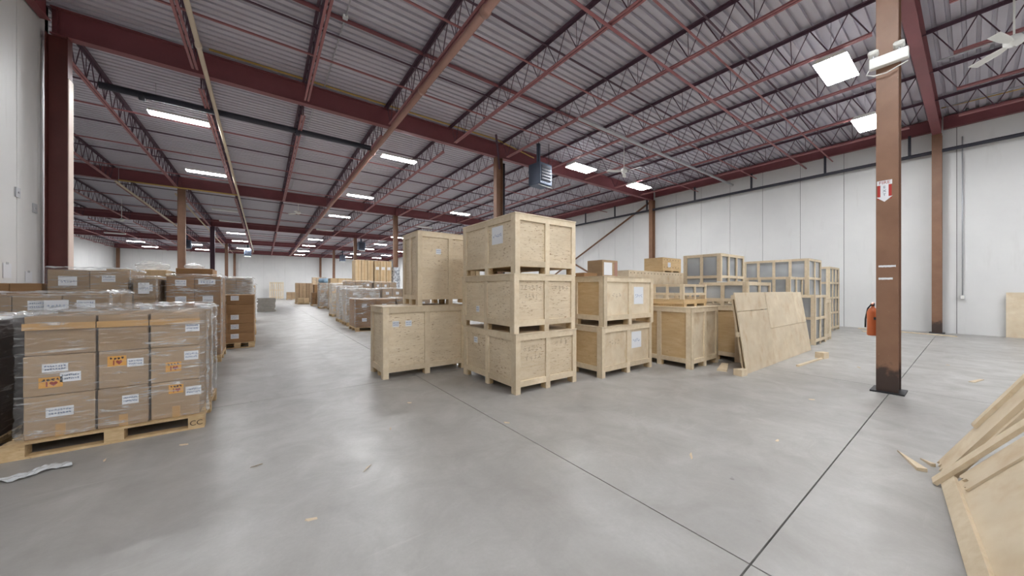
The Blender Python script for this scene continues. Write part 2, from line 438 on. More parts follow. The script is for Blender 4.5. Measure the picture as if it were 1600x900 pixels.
# ------------------------------------------------------------------ pipes and conduits
def pipe(name, pts, r, mat, lab, n=10, collars=()):
    p0 = Vector(pts[0]); t = thing(name, lab, 'pipe', p0)
    tube('pipe_run', [Vector(p) - p0 for p in pts], r, mat, t, n)
    for c, d in collars:
        c = Vector(c) - p0; d = Vector(d) * .06
        tube('coupling', [c - d, c + d], r * 1.3, mat, t, n)
    return t
pipe('sprinkler_pipe', [(3.22, -3, 6.5), (3.22, 61, 6.5)], .075, 'rust_pipe', 'thick rust-brown sprinkler main running away along the aisle ceiling', 12,
     [((3.22, y, 6.5), (0, 1, 0)) for y in (5.2, 8.2, 13.05, 18, 25, 31, 37)])
pipe('sprinkler_pipe', [(-1.08, 1, 6.5), (-1.08, 57, 6.5)], .045, 'grey_pipe', 'long grey sprinkler pipe running away left of the sprinkler main', 10,
     [((-1.08, y, 6.5), (0, 1, 0)) for y in (9.4, 16, 24, 32)])
pipe('sprinkler_pipe', [(-3.35, 13.05, 6.66), (3.15, 13.05, 6.66)], .085, 'black_pipe', 'thick dark cross pipe just beyond the big roof beam', 12, [((x, 13.05, 6.62), (1, 0, 0)) for x in (-2.6, .9)])
pipe('sprinkler_pipe', [(-3.72, 24.7, 6.5), (-3.72, 57.1, 6.5), (-1.1, 57.1, 6.5)], .045, 'grey_pipe', 'grey pipe running from the brown left column to the far cross pipe')
pipe('gas_pipe', [(-5.55, 23.6, 6.52), (-5.55, 40, 6.52)], .05, 'grey_pipe', 'pale pipe left of the brown left column')
pipe('gas_pipe', [(-5.47, 23.6, 6.6), (-1.1, 23.6, 6.6)], .035, 'yellow_pipe', 'yellow gas pipe crossing in front of the brown left column')
pipe('gas_pipe', [(-1.08, 11.1, 7.39), (7.4, 11.1, 7.39), (9.3, 11.1, 7.1)], .025, 'yellow_pipe', 'thin yellow gas pipe along the top of the big roof beam')
pipe('conduit', [(7.6, 6.97, 6.6), (18.5, 6.97, 6.6)], .05, 'galvanised', 'white pipe crossing under the joists to the right wall')
pipe('conduit', [(1.42, .9, 7.36), (1.42, 11.1, 7.36)], .014, 'galvanised', 'thin pale conduit with junction box between the near joists')
o = thing('junction_box', 'small white junction box on the thin pale conduit', 'junction box', (1.42, 8.0, 7.33)); bx(o, 'body', -.05, .05, -.05, .05, 0, .06, 'white_enamel', .005); bx(o, 'cover', -.045, .045, -.045, .045, -.006, 0, 'galvanised')
pipe('conduit', [(1.3, 11.5, 7.36), (1.3, 24.2, 7.36)], .014, 'galvanised', 'thin pale conduit beyond the big roof beam')
pipe('steel_pipe', [(XJ + .2, 8.1, 7.36), (XR - .3, 8.1, 7.36)], .045, 'red_steel', 'dark red pipe under the deck across the nearest bay')
pipe('steel_pipe', [(XJ + .1, 4.2, 6.62), (XR - .3, 4.2, 6.62)], .03, 'joist_steel', 'reddish pipe under the joists near the top of picture')
pipe('conduit', [(16.9, -6, 7.15), (16.9, -2, 7.15), (16.9, .5, 7.1)], .016, 'galvanised', 'thin white conduit along the beam behind the lone column')
pipe('conduit', [(17.2, -6, 7.3), (17.0, -1.5, 7.05), (17.2, .6, 7.2)], .016, 'yellow_pipe', 'thin yellowish conduit right of the lone column near the roof')
pipe('conduit', [(12.2, YB + .3, 6.62), (12.2, .5, 6.62)], .016, 'galvanised', 'thin conduit leading to the ceiling fan at the picture edge')
for o_ in [q for q in bpy.data.objects if q.get('label') == 'pale pipe left of the brown left column']:
    for yy in (.4, 8, 16): tube('hanger_rod', [(0, yy, .04), (0, yy, .9)], .008, 'galvanised', o_, 5)
t = pipe('wall_pipe', [(18.55, YB + .2, 6.2), (18.55, 37, 6.2)], .06, 'black_pipe', 'dark sprinkler pipe running along the upper right wall', 10)
for y in (-1.4, 1.35, 3.6, 6.2, 8.8, 11.6, 13.9, 16.4, 19, 22, 25, 28):
    bx(t, 'hanger', -.03, .03, y - YB - .2 - .035, y - YB - .2 + .035, .06, .75, 'black_pipe')
pipe('conduit', [(18.78, .22, 6.6), (18.78, .22, 1.3)], .016, 'galvanised', 'thin conduit down the right wall to a switch box')
o = thing('switch_box', 'small metal switch box on the right wall under a conduit', 'switch box', (18.78, .22, 1.17)); bx(o, 'body', -.05, .05, -.05, .05, 0, .13, 'galvanised', .008); bx(o, 'cover', -.056, -.05, -.04, .04, .01, .12, 'white_enamel')
pipe('drain_pipe', [(7.87, 11.3, .02), (7.87, 11.3, 6.6)], .055, 'black_pipe', 'dark vertical pipe beside the column behind the crate stack')

def strut(name, p, q, sz, mat, lab, cat):
    p, q = Vector(p), Vector(q); d = q - p
    o = tag(link(name, None, None, p), lab, cat)
    e = link('angle_leg', box_mesh(sz, .012, d.length, mat), o, d / 2, d.to_track_quat('Z', 'Y').to_euler())
    link('angle_leg', box_mesh(.012, sz, d.length, mat), o, d / 2, d.to_track_quat('Z', 'Y').to_euler())
    return o
strut('wall_brace', (18.62, 11.45, 6.7), (18.62, 24.3, .35), .12, 'brown_steel', 'diagonal brown brace falling away from the wall column', 'brace')
strut('wall_brace', (18.70, 24.3, 6.7), (18.70, 11.5, .35), .12, 'brown_steel', 'diagonal brace crossing low behind the crate stack', 'brace')
strut('knee_brace', (7.6, 11.2, 6.3), (6.9, 10.4, 7.2), .08, 'dark_steel', 'short dark knee brace at the top of the column behind crates', 'brace')

# ------------------------------------------------------------------ lamps
def lamp(x, y, lab, wide=.32, on=True, z=6.55):
    t = thing('ceiling_light', lab, 'ceiling light', (x, y, z), 0, 'fluorescent ceiling lights')
    L = .65
    hw = wide / 2
    V = [(-L, -hw, 0), (L, -hw, 0), (L, hw, 0), (-L, hw, 0), (-L, -hw * .75, .09), (L, -hw * .75, .09), (L, hw * .75, .09), (-L, hw * .75, .09)]
    mesh_obj('housing', V, [(4, 5, 6, 7), (0, 1, 5, 4), (1, 2, 6, 5), (2, 3, 7, 6), (3, 0, 4, 7)], 'white_enamel', t)
    n = 4 if wide > .4 else 2
    for k in range(n):
        yy = -hw + wide * (k + .5) / n; r = wide / n * .42
        bx(t, 'tube', -L + .02, L - .02, yy - r, yy + r, -.012, .02, ('lamp_glow' if wide > .4 else 'lamp_glow_narrow') if on else 'lamp_off')
    for s in (-.5, .5): tube('hanger_wire', [(s, 0, .09), (s, 0, 7.43 - z)], .004, 'galvanised', t, 4)
lamp(10.65, 1.87, 'big square-looking ceiling light left of the lone column, lit', .56)
lamp(14.85, 1.9, 'ceiling light partly hidden behind the lone column, lit', .56)
lamp(10.7, 9.7, 'lit ceiling light right of the hanging heater', .56)
lamp(14.9, 9.75, 'lit ceiling light nearest the diagonal wall brace', .56)
rows = [(-2.0, [13.9, 19.75, 28.5, 32.9, 39.4, 45.5, 53.5], (2, 3), 'left aisle row'), (4.25, [13.2, 19.75, 26, 32.9, 39.6, 45.7, 52.5, 58.2], (3,), 'row beside the sprinkler main'),
        (10.6, [20.3, 26.6, 33.3, 39.5, 45, 52.4, 58.2], (1,), 'row behind the crate stack'), (14.75, [20.2, 33, 45.5, 51.8, 57], (), 'row near the right wall'),
        (-6.3, [52, 58.1], (), 'far left inner row'), (-10.9, [46.2, 52.4, 58], (0,), 'far left outer row')]
for x, ys, off, rn in rows:
    for k, y in enumerate(ys): lamp(x, y, '%s ceiling light from the camera in the %s, %s' % (ORD[k], rn, 'unlit' if k in off else 'lit'), on=k not in off)
for x, y, l in ((4.25, .9, 'ceiling light overhead in front of the crates'), (10.6, -4.2, 'ceiling light behind the camera, right'), (15, -4.2, 'ceiling light behind the camera, far right'),
                (-1.6, -1.6, 'ceiling light overhead, left'), (4.25, -5.0, 'ceiling light behind the camera, middle'), (-1.6, -7.5, 'ceiling light behind the camera, left'),
                (4.25, -11, 'ceiling light far behind the camera, middle'), (10.6, -10.5, 'ceiling light far behind the camera, right')):
    lamp(x, y, l, .56)

# ------------------------------------------------------------------ fans, heaters, emergency light
def fan(x, y, z, lab, rz):
    t = thing('ceiling_fan', lab, 'ceiling fan', (x, y, z), rz)
    V, F = [], []
    n = 16; prof = [(.02, .16), (.09, .13), (.13, .06), (.13, 0), (.08, -.05), (.02, -.07)]
    for r, zz in prof:
        for k in range(n): V.append((r * math.cos(6.2832 * k / n), r * math.sin(6.2832 * k / n), zz))
    for i in range(len(prof) - 1):
        for k in range(n): F.append((i * n + k, i * n + (k + 1) % n, (i + 1) * n + (k + 1) % n, (i + 1) * n + k))
    F.append(tuple(range(n))); F.append(tuple((len(prof) - 1) * n + k for k in range(n))[::-1])
    mesh_obj('motor', V, F, 'white_enamel', t, smooth=True)
    tube('down_rod', [(0, 0, .15), (0, 0, 7.42 - z)], .014, 'white_enamel', t, 8)
    for k in range(3):
        a = 2 * math.pi * k / 3
        V = [(.1, -.03, -.01), (.3, -.065, -.03), (.72, -.075, -.03), (.72, .075, .0), (.3, .065, .005), (.1, .03, .01)]
        V = V + [(p[0], p[1], p[2] + .012) for p in V]
        F = [(0, 1, 2, 3, 4, 5)[::-1], (6, 7, 8, 9, 10, 11)] + [(i, (i + 1) % 6, (i + 1) % 6 + 6, i + 6) for i in range(6)]
        mesh_obj('blade', V, F, 'white_enamel', t, rot=(0, 0, a))
fan(11.72, 8.34, 6.25, 'white three-blade ceiling fan between two lit lights, right', .6)
fan(11.6, -.46, 6.22, 'pale ceiling fan cut by the right picture edge', .71)
fan(1.75, 25, 6.25, 'small white ceiling fan far down the aisle', .2)
fan(-7.5, 33, 6.0, 'white ceiling fan in the dark far left bay', .9)

def heater(x, y, z, lab, rz=0, s=1):
    t = thing('unit_heater', lab, 'heater', (x, y, z), rz)
    bx(t, 'casing', -.36 * s, .36 * s, -.32 * s, .32 * s, 0, .85 * s, 'heater_blue', .02)
    bx(t, 'front_panel', -.26 * s, .26 * s, -.335 * s, -.32 * s, .12 * s, .74 * s, 'black_pipe')
    for k in range(5): bx(t, 'louvre', -.27 * s, .27 * s, -.36 * s, -.335 * s, (.16 + .12 * k) * s, (.18 + .12 * k) * s, 'heater_blue', rot=(.5, 0, 0))
    bx(t, 'deflector', -.3 * s, .3 * s, -.42 * s, -.1 * s, -.06 * s, -.04 * s, 'white_enamel', rot=(.5, 0, 0))
    tube('flue', [(0, .1, .85 * s), (0, .1, 7.42 - z)], .08 * s, 'heater_blue', t, 10)
    for sx in (-1, 1): tube('hanger_rod', [(sx * .3 * s, -.2, .85 * s), (sx * .3 * s, -.2, 7.42 - z)], .012, 'black_plastic', t, 6)
heater(9.05, 10.4, 5.68, 'blue-grey unit heater hanging from the roof right of the crates', .1)
heater(-1.6, 53.9, 5.7, 'hanging heater at the far end of the left aisle')
heater(9.5, 55.8, 5.7, 'hanging heater near the far wall, right of the aisle')
heater(8.65, 39.8, 5.8, 'hanging heater beyond the bubble-wrapped column')
heater(-6.5, 48.8, 5.8, 'pale hanging heater left of the brown left column')

t = thing('emergency_light', 'white twin-head emergency light on the lone brown column', 'emergency light', (7.26, .74, 4.72))
bx(t, 'case', -.09, 0, -.21, .17, 0, .15, 'white_enamel', .008)
for yy in (-.12, .13):
    h = bx(t, 'lamp_head', -.11, .01, yy - .055, yy + .055, .19, .26, 'white_enamel', .02, (0, .35, 0))
    tube('swivel', [(-.045, yy, .15), (-.045, yy, .2)], .015, 'galvanised', t, 8)
tube('cable', [(-.04, .17, .02), (-.05, .2, -.05), (-.05, .12, -.1), (-.05, .0, -.11), (-.04, -.1, -.07), (-.02, -.2, -.03)], .008, 'white_enamel', t, 6)
# fire arrow sign on the column face (faces the camera side, -X)
t = thing('fire_sign', 'white arrow sticker reading fire on the lone brown column', 'sign', (7.268, .765, 2.93))
arrow = [(.075, .15), (.075, .085), (.04, .085), (.04, -.085), (.08, -.085), (0, -.16), (-.08, -.085), (-.04, -.085), (-.04, .085), (-.075, .085), (-.075, .15)]
def flat_poly(name, pts, parent, x, mat, th=.0015):
    n = len(pts); V = [(x, p[0], p[1]) for p in pts] + [(x + th, p[0], p[1]) for p in pts]
    return mesh_obj(name, V, [tuple(range(n)), tuple(range(n, 2 * n))[::-1]] + [(i, (i + 1) % n, (i + 1) % n + n, i + n) for i in range(n)], mat, parent)
flat_poly('red_backing', [(.07, .084), (.07, -.12), (-.07, -.12), (-.07, .084)], t, -.0005, 'sign_red')
flat_poly('arrow', arrow, t, -.003, 'paper')
text_part(t, 'lettering', 'FIRE', .062, (-.0045, 0, .117), (R(90), 0, R(-90)), 'red_print')
for k, ch in enumerate('EXT'): text_part(t, 'lettering', ch, .05, (-.0045, 0, .05 - .055 * k), (R(90), 0, R(-90)), 'heater_blue')
# fire extinguisher on the far side of the column
t = thing('fire_extinguisher', 'orange-red fire extinguisher hung on the lone brown column', 'fire extinguisher', (7.66, .93, .78))
prof = [(.0, 0), (.055, 0), (.065, .015), (.065, .36), (.05, .41), (.02, .44), (.02, .47), (0, .47)]
V, F = [], []; n = 14
for r, zz in prof:
    for k in range(n): V.append((r * math.cos(6.2832 * k / n), r * math.sin(6.2832 * k / n), zz))
for i in range(len(prof) - 1):
    for k in range(n): F.append((i * n + k, i * n + (k + 1) % n, (i + 1) * n + (k + 1) % n, (i + 1) * n + k))
mesh_obj('cylinder', V, F, 'extinguisher_red', t, smooth=True)
bx(t, 'lever', -.06, .04, -.012, .012, .49, .505, 'extinguisher_red', rot=(0, -.25, 0)); bx(t, 'valve', -.025, .025, -.02, .02, .46, .5, 'black_plastic')
tube('hose', [(.02, .02, .48), (.06, .06, .42), (.05, .085, .25), (.03, .085, .12)], .011, 'black_plastic', t, 6)
bx(t, 'bracket', -.09, -.06, -.12, -.02, .25, .29, 'black_plastic')

# bits on the near left wall
for y, z, h, l in ((10.1, 1.83, .26, 'crumpled white sheet taped on the left wall by picture edge'), (10.78, 1.74, .2, 'white paper notice taped low on the left wall')):
    o = thing('paper_notice', l, 'paper', (XJ + .004, y, z)); bx(o, 'sheet', 0, .003, -.12, .12, -h / 2, h / 2, 'paper'); bx(o, 'tape_strip', .003, .004, -.04, .04, h / 2 - .02, h / 2 + .02, 'rubbish_film')
for y, z in ((10.4, 3.28), (10.98, 3.1)):
    o = thing('wall_bracket', 'small metal plate on the left wall joint' if y < 10.5 else 'small metal plate on the left wall beside the maroon column', 'bracket', (XJ, y, z))
    bx(o, 'plate', 0, .02, -.07, .07, -.09, .09, 'galvanised'); bx(o, 'bolt', .02, .035, -.015, .015, -.015, .015, 'galvanised')

# ------------------------------------------------------------------ printing helpers
def scribble(parent, name, face, off, u0, v0, w_, h_, n, seed, mat='pencil', th=.006):
    """hand-written or printed marks on a face: 'front' (u=x) or 'left' (u=y)"""
    rr = random.Random(seed); V, F = [], []
    cw = w_ / n
    for i in range(n):
        for k in range(rr.randint(3, 5)):
            a = rr.choice((0, 0, 1.57, 1.2, -.9)); ln = cw * rr.uniform(.3, .75)
            cu = u0 + cw * (i + .5) + rr.uniform(-.2, .2) * cw; cv = v0 + h_ / 2 + rr.uniform(-.35, .35) * h_
            du, dv = math.cos(a) * ln / 2, math.sin(a) * min(ln, h_) / 2
            pu, pv = -math.sin(a) * th / 2, math.cos(a) * th / 2
            q = [(cu - du - pu, cv - dv - pv), (cu + du - pu, cv + dv - pv), (cu + du + pu, cv + dv + pv), (cu - du + pu, cv - dv + pv)]
            o = len(V)
            V += [((a_, off, b_) if face == 'front' else (off, a_, b_)) for a_, b_ in q]; F.append((o, o + 1, o + 2, o + 3))
    o = mesh_obj(name, V, F, mat, parent); o['kind'] = 'stuff'; return o
def sticker(parent, face, off, u0, v0, w_, h_, kind, seed=1):
    mat = 'orange_paper' if kind == 'orange' else 'paper'
    if face == 'front': s = bx(parent, 'label_sheet', u0, u0 + w_, off - .002, off, v0, v0 + h_, mat)
    else: s = bx(parent, 'label_sheet', off - .002, off, u0, u0 + w_, v0, v0 + h_, mat)
    e = -.0025
    if kind == 'orange':
        if face == 'front':
            scribble(s, 'print', 'front', e, -w_ * .4, h_ * .18, w_ * .8, h_ * .2, 4, seed, 'dark_print', .008)
            bx(s, 'print', -w_ * .2, -w_ * .13, e, e + .0005, -h_ * .38, h_ * .08, 'red_print')
            pts = []
            for k in range(20):
                a = 2 * math.pi * k / 20
                pts.append((w_ * .12 + w_ * .011 * 16 * math.sin(a) ** 3 * 1.0, e, -h_ * .12 + h_ * .016 * (13 * math.cos(a) - 5 * math.cos(2 * a) - 2 * math.cos(3 * a) - math.cos(4 * a))))
            mesh_obj('print', pts, [tuple(range(20))], 'red_print', s)
    elif kind == 'text':
        for r_ in range(2): scribble(s, 'print', face, e, -w_ * .42, h_ * (.1 - .35 * r_), w_ * .84, h_ * .2, 8, seed + r_, 'blue_ink', .006)
    elif kind == 'scrawl':
        scribble(s, 'print', face, e, -w_ * .38, -h_ * .15, w_ * .76, h_ * .25, 6, seed, 'blue_ink', .008)
    return s

# ------------------------------------------------------------------ crates
def crate(lab, x, y, z, sx, sy, sz, rz=0, nx=1, ny=1, panel='plywood', shaded_left_panel=None, bw=.085, bt=.024, fh=.1, group=None, name='wooden_crate', lid=True):
    c = thing(name, lab, 'crate', (x, y, z), rz, group)
    lt = .016 if lid else 0; H = sz - lt
    def posts(n, L): return [0] + [L * (i + 1) / (n + 1) - bw / 2 for i in range(n)] + [L - bw]
    lp = shaded_left_panel or panel  # warmer left panel paints in how the light falls on that side
    # front (y=0) and back faces
    for yy in (0, sy - bt):
        px = posts(nx, sx)
        for i, p in enumerate(px):
            top = H if i in (0, len(px) - 1) else H - bw
            bx(c, 'batten', p, p + bw, yy, yy + bt, 0, top, 'pine')
        bx(c, 'batten', bw, sx - bw, yy, yy + bt, H - bw, H, 'pine')
        for p, q in zip(px[:-1], px[1:]): bx(c, 'batten', p + bw, q, yy, yy + bt, fh, fh + bw, 'pine')
    for xx in (0, sx - bt):
        L = sy - 2 * bt; py = posts(ny, L)
        for i, p in enumerate(py):
            top = H if i in (0, len(py) - 1) else H - bw
            bx(c, 'batten', xx, xx + bt, bt + p, bt + p + bw, 0, top, 'pine')
        bx(c, 'batten', xx, xx + bt, bt + bw, bt + L - bw, H - bw, H, 'pine')
        for p, q in zip(py[:-1], py[1:]): bx(c, 'batten', xx, xx + bt, bt + p + bw, bt + q, fh, fh + bw, 'pine')
    pt = .012
    bx(c, 'panel', bt, sx - bt, bt, bt + pt, fh, H, panel); bx(c, 'panel', bt, sx - bt, sy - bt - pt, sy - bt, fh, H, panel)
    bx(c, 'panel', bt, bt + pt, bt + pt, sy - bt - pt, fh, H, lp); bx(c, 'panel', sx - bt - pt, sx - bt, bt + pt, sy - bt - pt, fh, H, panel)
    bx(c, 'floor_panel', bt + pt, sx - bt - pt, bt + pt, sy - bt - pt, fh, fh + .015, 'plywood_warm')
    if lid: bx(c, 'lid', -.008, sx + .008, -.008, sy + .008, H, sz, 'plywood_plain')
    for p in posts(nx, sx):
        a = max(p, bt); b = min(p + bw, sx - bt)
        for q in (bt, sy / 2 - .06, sy - bt - .1): bx(c, 'foot', a, b, q, q + .1, 0, fh, 'pallet_wood')
    return c
BT = .024
# the three-high stack
c = crate('bottom crate of the three-high stack, handwriting on both front panels', 2.87, 3.82, 0, 1.23, 1.55, .865, .0, 1, 1, 'plywood')
scribble(c, 'handwriting', 'front', BT - .002, .14, .58, .38, .1, 5, 11); scribble(c, 'handwriting', 'front', BT - .002, .17, .46, .33, .09, 4, 12); scribble(c, 'handwriting', 'front', BT - .002, .76, .6, .3, .1, 3, 13)
sticker(c, 'left', BT - .001, 1.1, .6, .12, .1, 'text', 3)
c = crate('middle crate of the three-high stack, small tag on its left side', 2.85, 3.83, .865, 1.23, 1.55, .865, .0, 1, 1, 'plywood')
scribble(c, 'handwriting', 'front', BT - .002, .12, .62, .42, .08, 6, 21); scribble(c, 'handwriting', 'front', BT - .002, .7, .62, .4, .08, 5, 22); scribble(c, 'handwriting', 'front', BT - .002, .2, .5, .26, .06, 4, 23)
sticker(c, 'left', BT - .001, 1.0, .26, .1, .1, 'text', 4)
c = crate('top crate of the three-high stack, white paper on its left side', 2.86, 3.82, 1.73, 1.22, 1.55, .865, .0, 1, 1, 'plywood')
sticker(c, 'left', BT - .001, .34, .46, .3, .27, 'scrawl', 5)
# low crate and the tall crate standing on it
c = crate('wide low crate carrying the tall crate, left of the three-high stack', 1.59, 5.77, 0, 1.54, .8, 1.21, 0, 1, 0, 'plywood', bw=.095)
for u in (.16, .38): sticker(c, 'front', BT - .001, u, .86, .11, .1, 'text', 6)
c = crate('tall narrow crate standing on the wide low crate', 2.25, 5.95, 1.21, 1.3, .82, 1.36, 0, 1, 1, 'plywood')
sticker(c, 'front', BT - .001, .36, .95, .1, .1, 'text', 7)
# pair to the right
c = crate('lower crate of the two-high stack right of the tall stack', 4.57, 3.68, 0, 1.48, 1.3, .865, 0, 1, 1, 'plywood_plain', 'plywood_warm')
scribble(c, 'handwriting', 'front', BT - .002, .2, .5, .3, .14, 4, 31); sticker(c, 'front', BT - .001, .86, .42, .3, .3, 'scrawl', 8)
c = crate('upper crate of the two-high stack, white sheet at its right', 4.62, 3.68, .865, 1.48, 1.3, .865, 0, 1, 1, 'plywood_plain', 'plywood_warm')
scribble(c, 'handwriting', 'front', BT - .002, .24, .48, .26, .1, 3, 32); sticker(c, 'front', BT - .001, .88, .36, .3, .32, 'scrawl', 9)
# crate with flat crates on top
crate('plywood crate with white lid carrying the flat crates', 6.42, 3.1, 0, 1.1, 1.3, 1.16, 0, 1, 1, 'plywood_plain', 'plywood_warm')
crate('plywood crate half hidden by the leaning plywood sheet', 7.82, 2.8, 0, 1.25, .95, 1.16, 0, 1, 0, 'plywood_warm')

# long plywood cases behind
def case(lab, x, y, z, sx, sy, sz, mat='plywood_plain', nails=True, lab_front=None):
    c = thing('plywood_case', lab, 'crate', (x, y, z))
    t = .015
    bx(c, 'panel', 0, sx, 0, t, .05, sz - t, mat); bx(c, 'panel', 0, sx, sy - t, sy, .05, sz - t, mat)
    bx(c, 'panel', 0, t, t, sy - t, .05, sz - t, mat); bx(c, 'panel', sx - t, sx, t, sy - t, .05, sz - t, mat)
    bx(c, 'lid', 0, sx, 0, sy, sz - t, sz, mat)
    for p in (.02, sx / 2 - .05, sx - .12): bx(c, 'skid', p, p + .1, 0, sy, 0, .05, 'pallet_wood')
    if nails:
        n = int(sx / .16)
        for zz in (sz - .08, .14):
            g = [boxgeo(.08 + i * .16, .1 + i * .16, -.003, 0, zz, zz + .03) for i in range(n)]
            multi('nail_row', g, 'dark_print', c)['kind'] = 'stuff'
    if lab_front: sticker(c, 'front', -.001, *lab_front, 'text', 3)
    return c
case('lower long plywood case behind the two-high crate stack', 7.65, 5.3, 0, 3.2, .8, 1.0)
case('upper long plywood case with rows of nails behind the two-high stack', 7.65, 5.3, 1.0, 3.2, .8, 1.0)
case('small plywood case with white label on top of the long case', 9.45, 5.4, 2.0, 1.05, .6, .44, 'plywood_warm', True, (.28, .16, .16, .14))
# flat crates on top of the white-lidded crate
case('flat shallow case lying on the white-lidded crate', 6.52, 3.3, 1.16, .95, .75, .14, 'plywood_warm', False)

# timber racks with glass
def rack(lab, x, y, z, sx, sy, sz, nx, ny, tiers, bw=.07, bt=.03, name='glass_rack', dark=False):
    c = thing(name, lab, 'rack', (x, y, z))
    fx = [0] + [sx * (i + 1) / (nx + 1) - bw / 2 for i in range(nx)] + [sx - bw]
    L = sy - 2 * bt
    fy = [bt] + [bt + L * (i + 1) / (ny + 1) - bw / 2 for i in range(ny)] + [bt + L - bw]
    zs = [.08 + (sz - .08 - bw) * k / tiers for k in range(tiers + 1)]
    for yy in (0, sy - bt):
        for p in fx: bx(c, 'post', p, p + bw, yy, yy + bt, 0, sz, 'pine')
        for zz in zs:
            for p, q in zip(fx[:-1], fx[1:]): bx(c, 'rail', p + bw, q, yy, yy + bt, zz, zz + bw, 'pine')
    for xx in (0, sx - bt):
        for p in fy: bx(c, 'post', xx, xx + bt, p, p + bw, 0, sz, 'pine')
        for zz in zs:
            for p, q in zip(fy[:-1], fy[1:]): bx(c, 'rail', xx, xx + bt, p + bw, q, zz, zz + bw, 'pine')
    i_ = bt + .012
    for a, b in zip(zs[:-1], zs[1:]):
        for p, q in zip(fx[:-1], fx[1:]): bx(c, 'pane', p + bw * .5, q + bw * .5, i_, i_ + .01, a + bw * .4, b + bw * .6, 'glass_pane')
        for p, q in zip(fy[:-1], fy[1:]): bx(c, 'pane', i_ + .012, i_ + .022, max(p + bw * .5, i_ + .012), min(q + bw * .5, sy - i_ - .012), a + bw * .4, b + bw * .6, 'glass_pane')
    n = max(2, int(sx / .35))
    for k in range(n):
        xx = .12 + (sx - .24) * (k + .5) / n
        bx(c, 'glass_sheet', xx, xx + .012, .12, sy - .1, .09, sz - .1, 'glass_pane', rot=(0, .04, 0))
    return c
rack('small slatted glass crate on the flat shallow case', 6.55, 3.32, 1.30, .95, .66, .3, 1, 1, 1, .05, .025)
rack('framed glass rack on the crate behind the leaning sheet', 7.85, 2.68, 1.16, 1.3, .95, .49, 1, 1, 1)
crate('plywood crate under the tall two-tier glass rack', 9.26, 3.75, 0, 1.45, .95, 1.15, 0, 1, 1, 'plywood_warm')
rack('two-tier glass rack, tallest behind the flat crates', 9.26, 3.75, 1.15, 1.45, .95, 1.26, 2, 1, 2)
rack('wide glass rack behind the upper right of the leaning sheet', 13.3, 2.95, 0, 1.45, 1.75, 2.44, 1, 3, 4)
rack('lower glass rack in front of the wide glass rack', 11.75, 3.0, 0, 1.2, 1.1, 1.85, 1, 2, 3)
rack('short two-tier rack just right of the leaning sheet', 11.9, 2.5, 0, 1.1, .45, 1.34, 1, 0, 2)
rack('narrow slatted rack right of the short two-tier rack', 13.12, 2.55, 0, .75, .32, 1.2, 2, 0, 1, .1)
rack('four-tier glass rack standing by the right wall', 16.1, 3.0, 0, 1.45, 1.6, 2.3, 2, 1, 4)
# sheet of paper / board lying on the two-tier stack
o = thing('loose_board', 'pale board lying on the rack behind the leaning sheet', 'board', (8.0, 2.9, 1.65)); bx(o, 'board', 0, 1.0, 0, .22, 0, .02, 'plywood_plain'); bx(o, 'board', .05, .9, .25, .45, 0, .018, 'paper')

# ------------------------------------------------------------------ the leaning plywood sheet
ang = math.atan2(.2, 1.44)
t = thing('plywood_sheet', 'big patched plywood sheet leaning upright against the crates', 'plywood sheet', (6.87, 2.36, 0))
t.rotation_euler = (-ang, 0, 0)
H = 1.455
segs = [(0, 1.50, 0, 1.10, 0), (0, 1.50, 1.104, H, .003), (1.506, 4.0, 0, .70, .002), (1.506, 3.35, .704, H, .0), (3.354, 4.0, .704, H - .01, .003)]
for a, b, c_, d, off in segs: bx(t, 'sheet', a, b, off, off + .018, c_ + .005, d, 'plywood_plain')
for a, b, c_, d in ((0, 4.0, .02, .1), (0, 4.0, H - .12, H - .04), (-.05, 4.0, .66, .74)):
    bx(t, 'cleat', a, b, .022, .06, c_, d, 'pine')
for p in (.05, 1.46, 2.7, 3.88):
    bx(t, 'cleat', p, p + .08, .061, .09, .02, H - .05, 'pine')
# offcuts near the sheet
def stick(lab, p, q, a, b, mat='pine', name='timber_offcut'):
    p, q = Vector(p), Vector(q); d = q - p
    o = tag(link(name, None, None, (p + q) / 2, (0, 0, math.atan2(d.y, d.x))), lab, 'offcut')
    L = d.length / 2
    V = [(-L, -a / 2, 0), (L, -a * .4, 0), (L, a * .4, 0), (-L, a / 2, 0), (-L * .98, -a / 2, b), (L * .97, -a * .4, b), (L, a * .3, b), (-L, a / 2, b)]
    mesh_obj('timber', V, [(0, 3, 2, 1), (4, 5, 6, 7), (0, 1, 5, 4), (1, 2, 6, 5), (2, 3, 7, 6), (3, 0, 4, 7)], mat, o)
    return o
stick('thin stick on the floor right of the leaning sheet', (8.35, 2.02, 0), (9.65, 1.93, 0), .05, .03)
stick('square wood block lying at the end of the thin stick', (9.72, 1.98, 0), (9.92, 1.92, 0), .16, .13)
stick('wood block at the lower left corner of the leaning sheet', (6.62, 2.42, 0), (6.8, 2.38, 0), .14, .11)
stick('splintered board on floor behind the wood block', (6.75, 2.72, 0), (7.45, 2.95, 0), .16, .025)
stick('long pale stick along the foot of the right wall', (17.6, .3, 0), (18.3, 2.6, 0), .06, .03)
stick('plywood scrap on the floor by the four-tier rack', (17.0, 2.2, 0), (17.5, 2.35, 0), .16, .012)
stick('thin wood shard on the floor right of the lone column', (9.2, .02, 0), (9.6, -.08, 0), .06, .01)
# board against the right wall at the picture edge
t = thing('leaning_board', 'plywood board standing against the right wall at picture edge', 'board', (18.72, -1.75, 0))
bx(t, 'sheet', 0, .02, 0, 1.15, 0, 1.4, 'plywood_plain'); bx(t, 'cleat', .02, .05, .05, 1.1, .6, .7, 'pine')

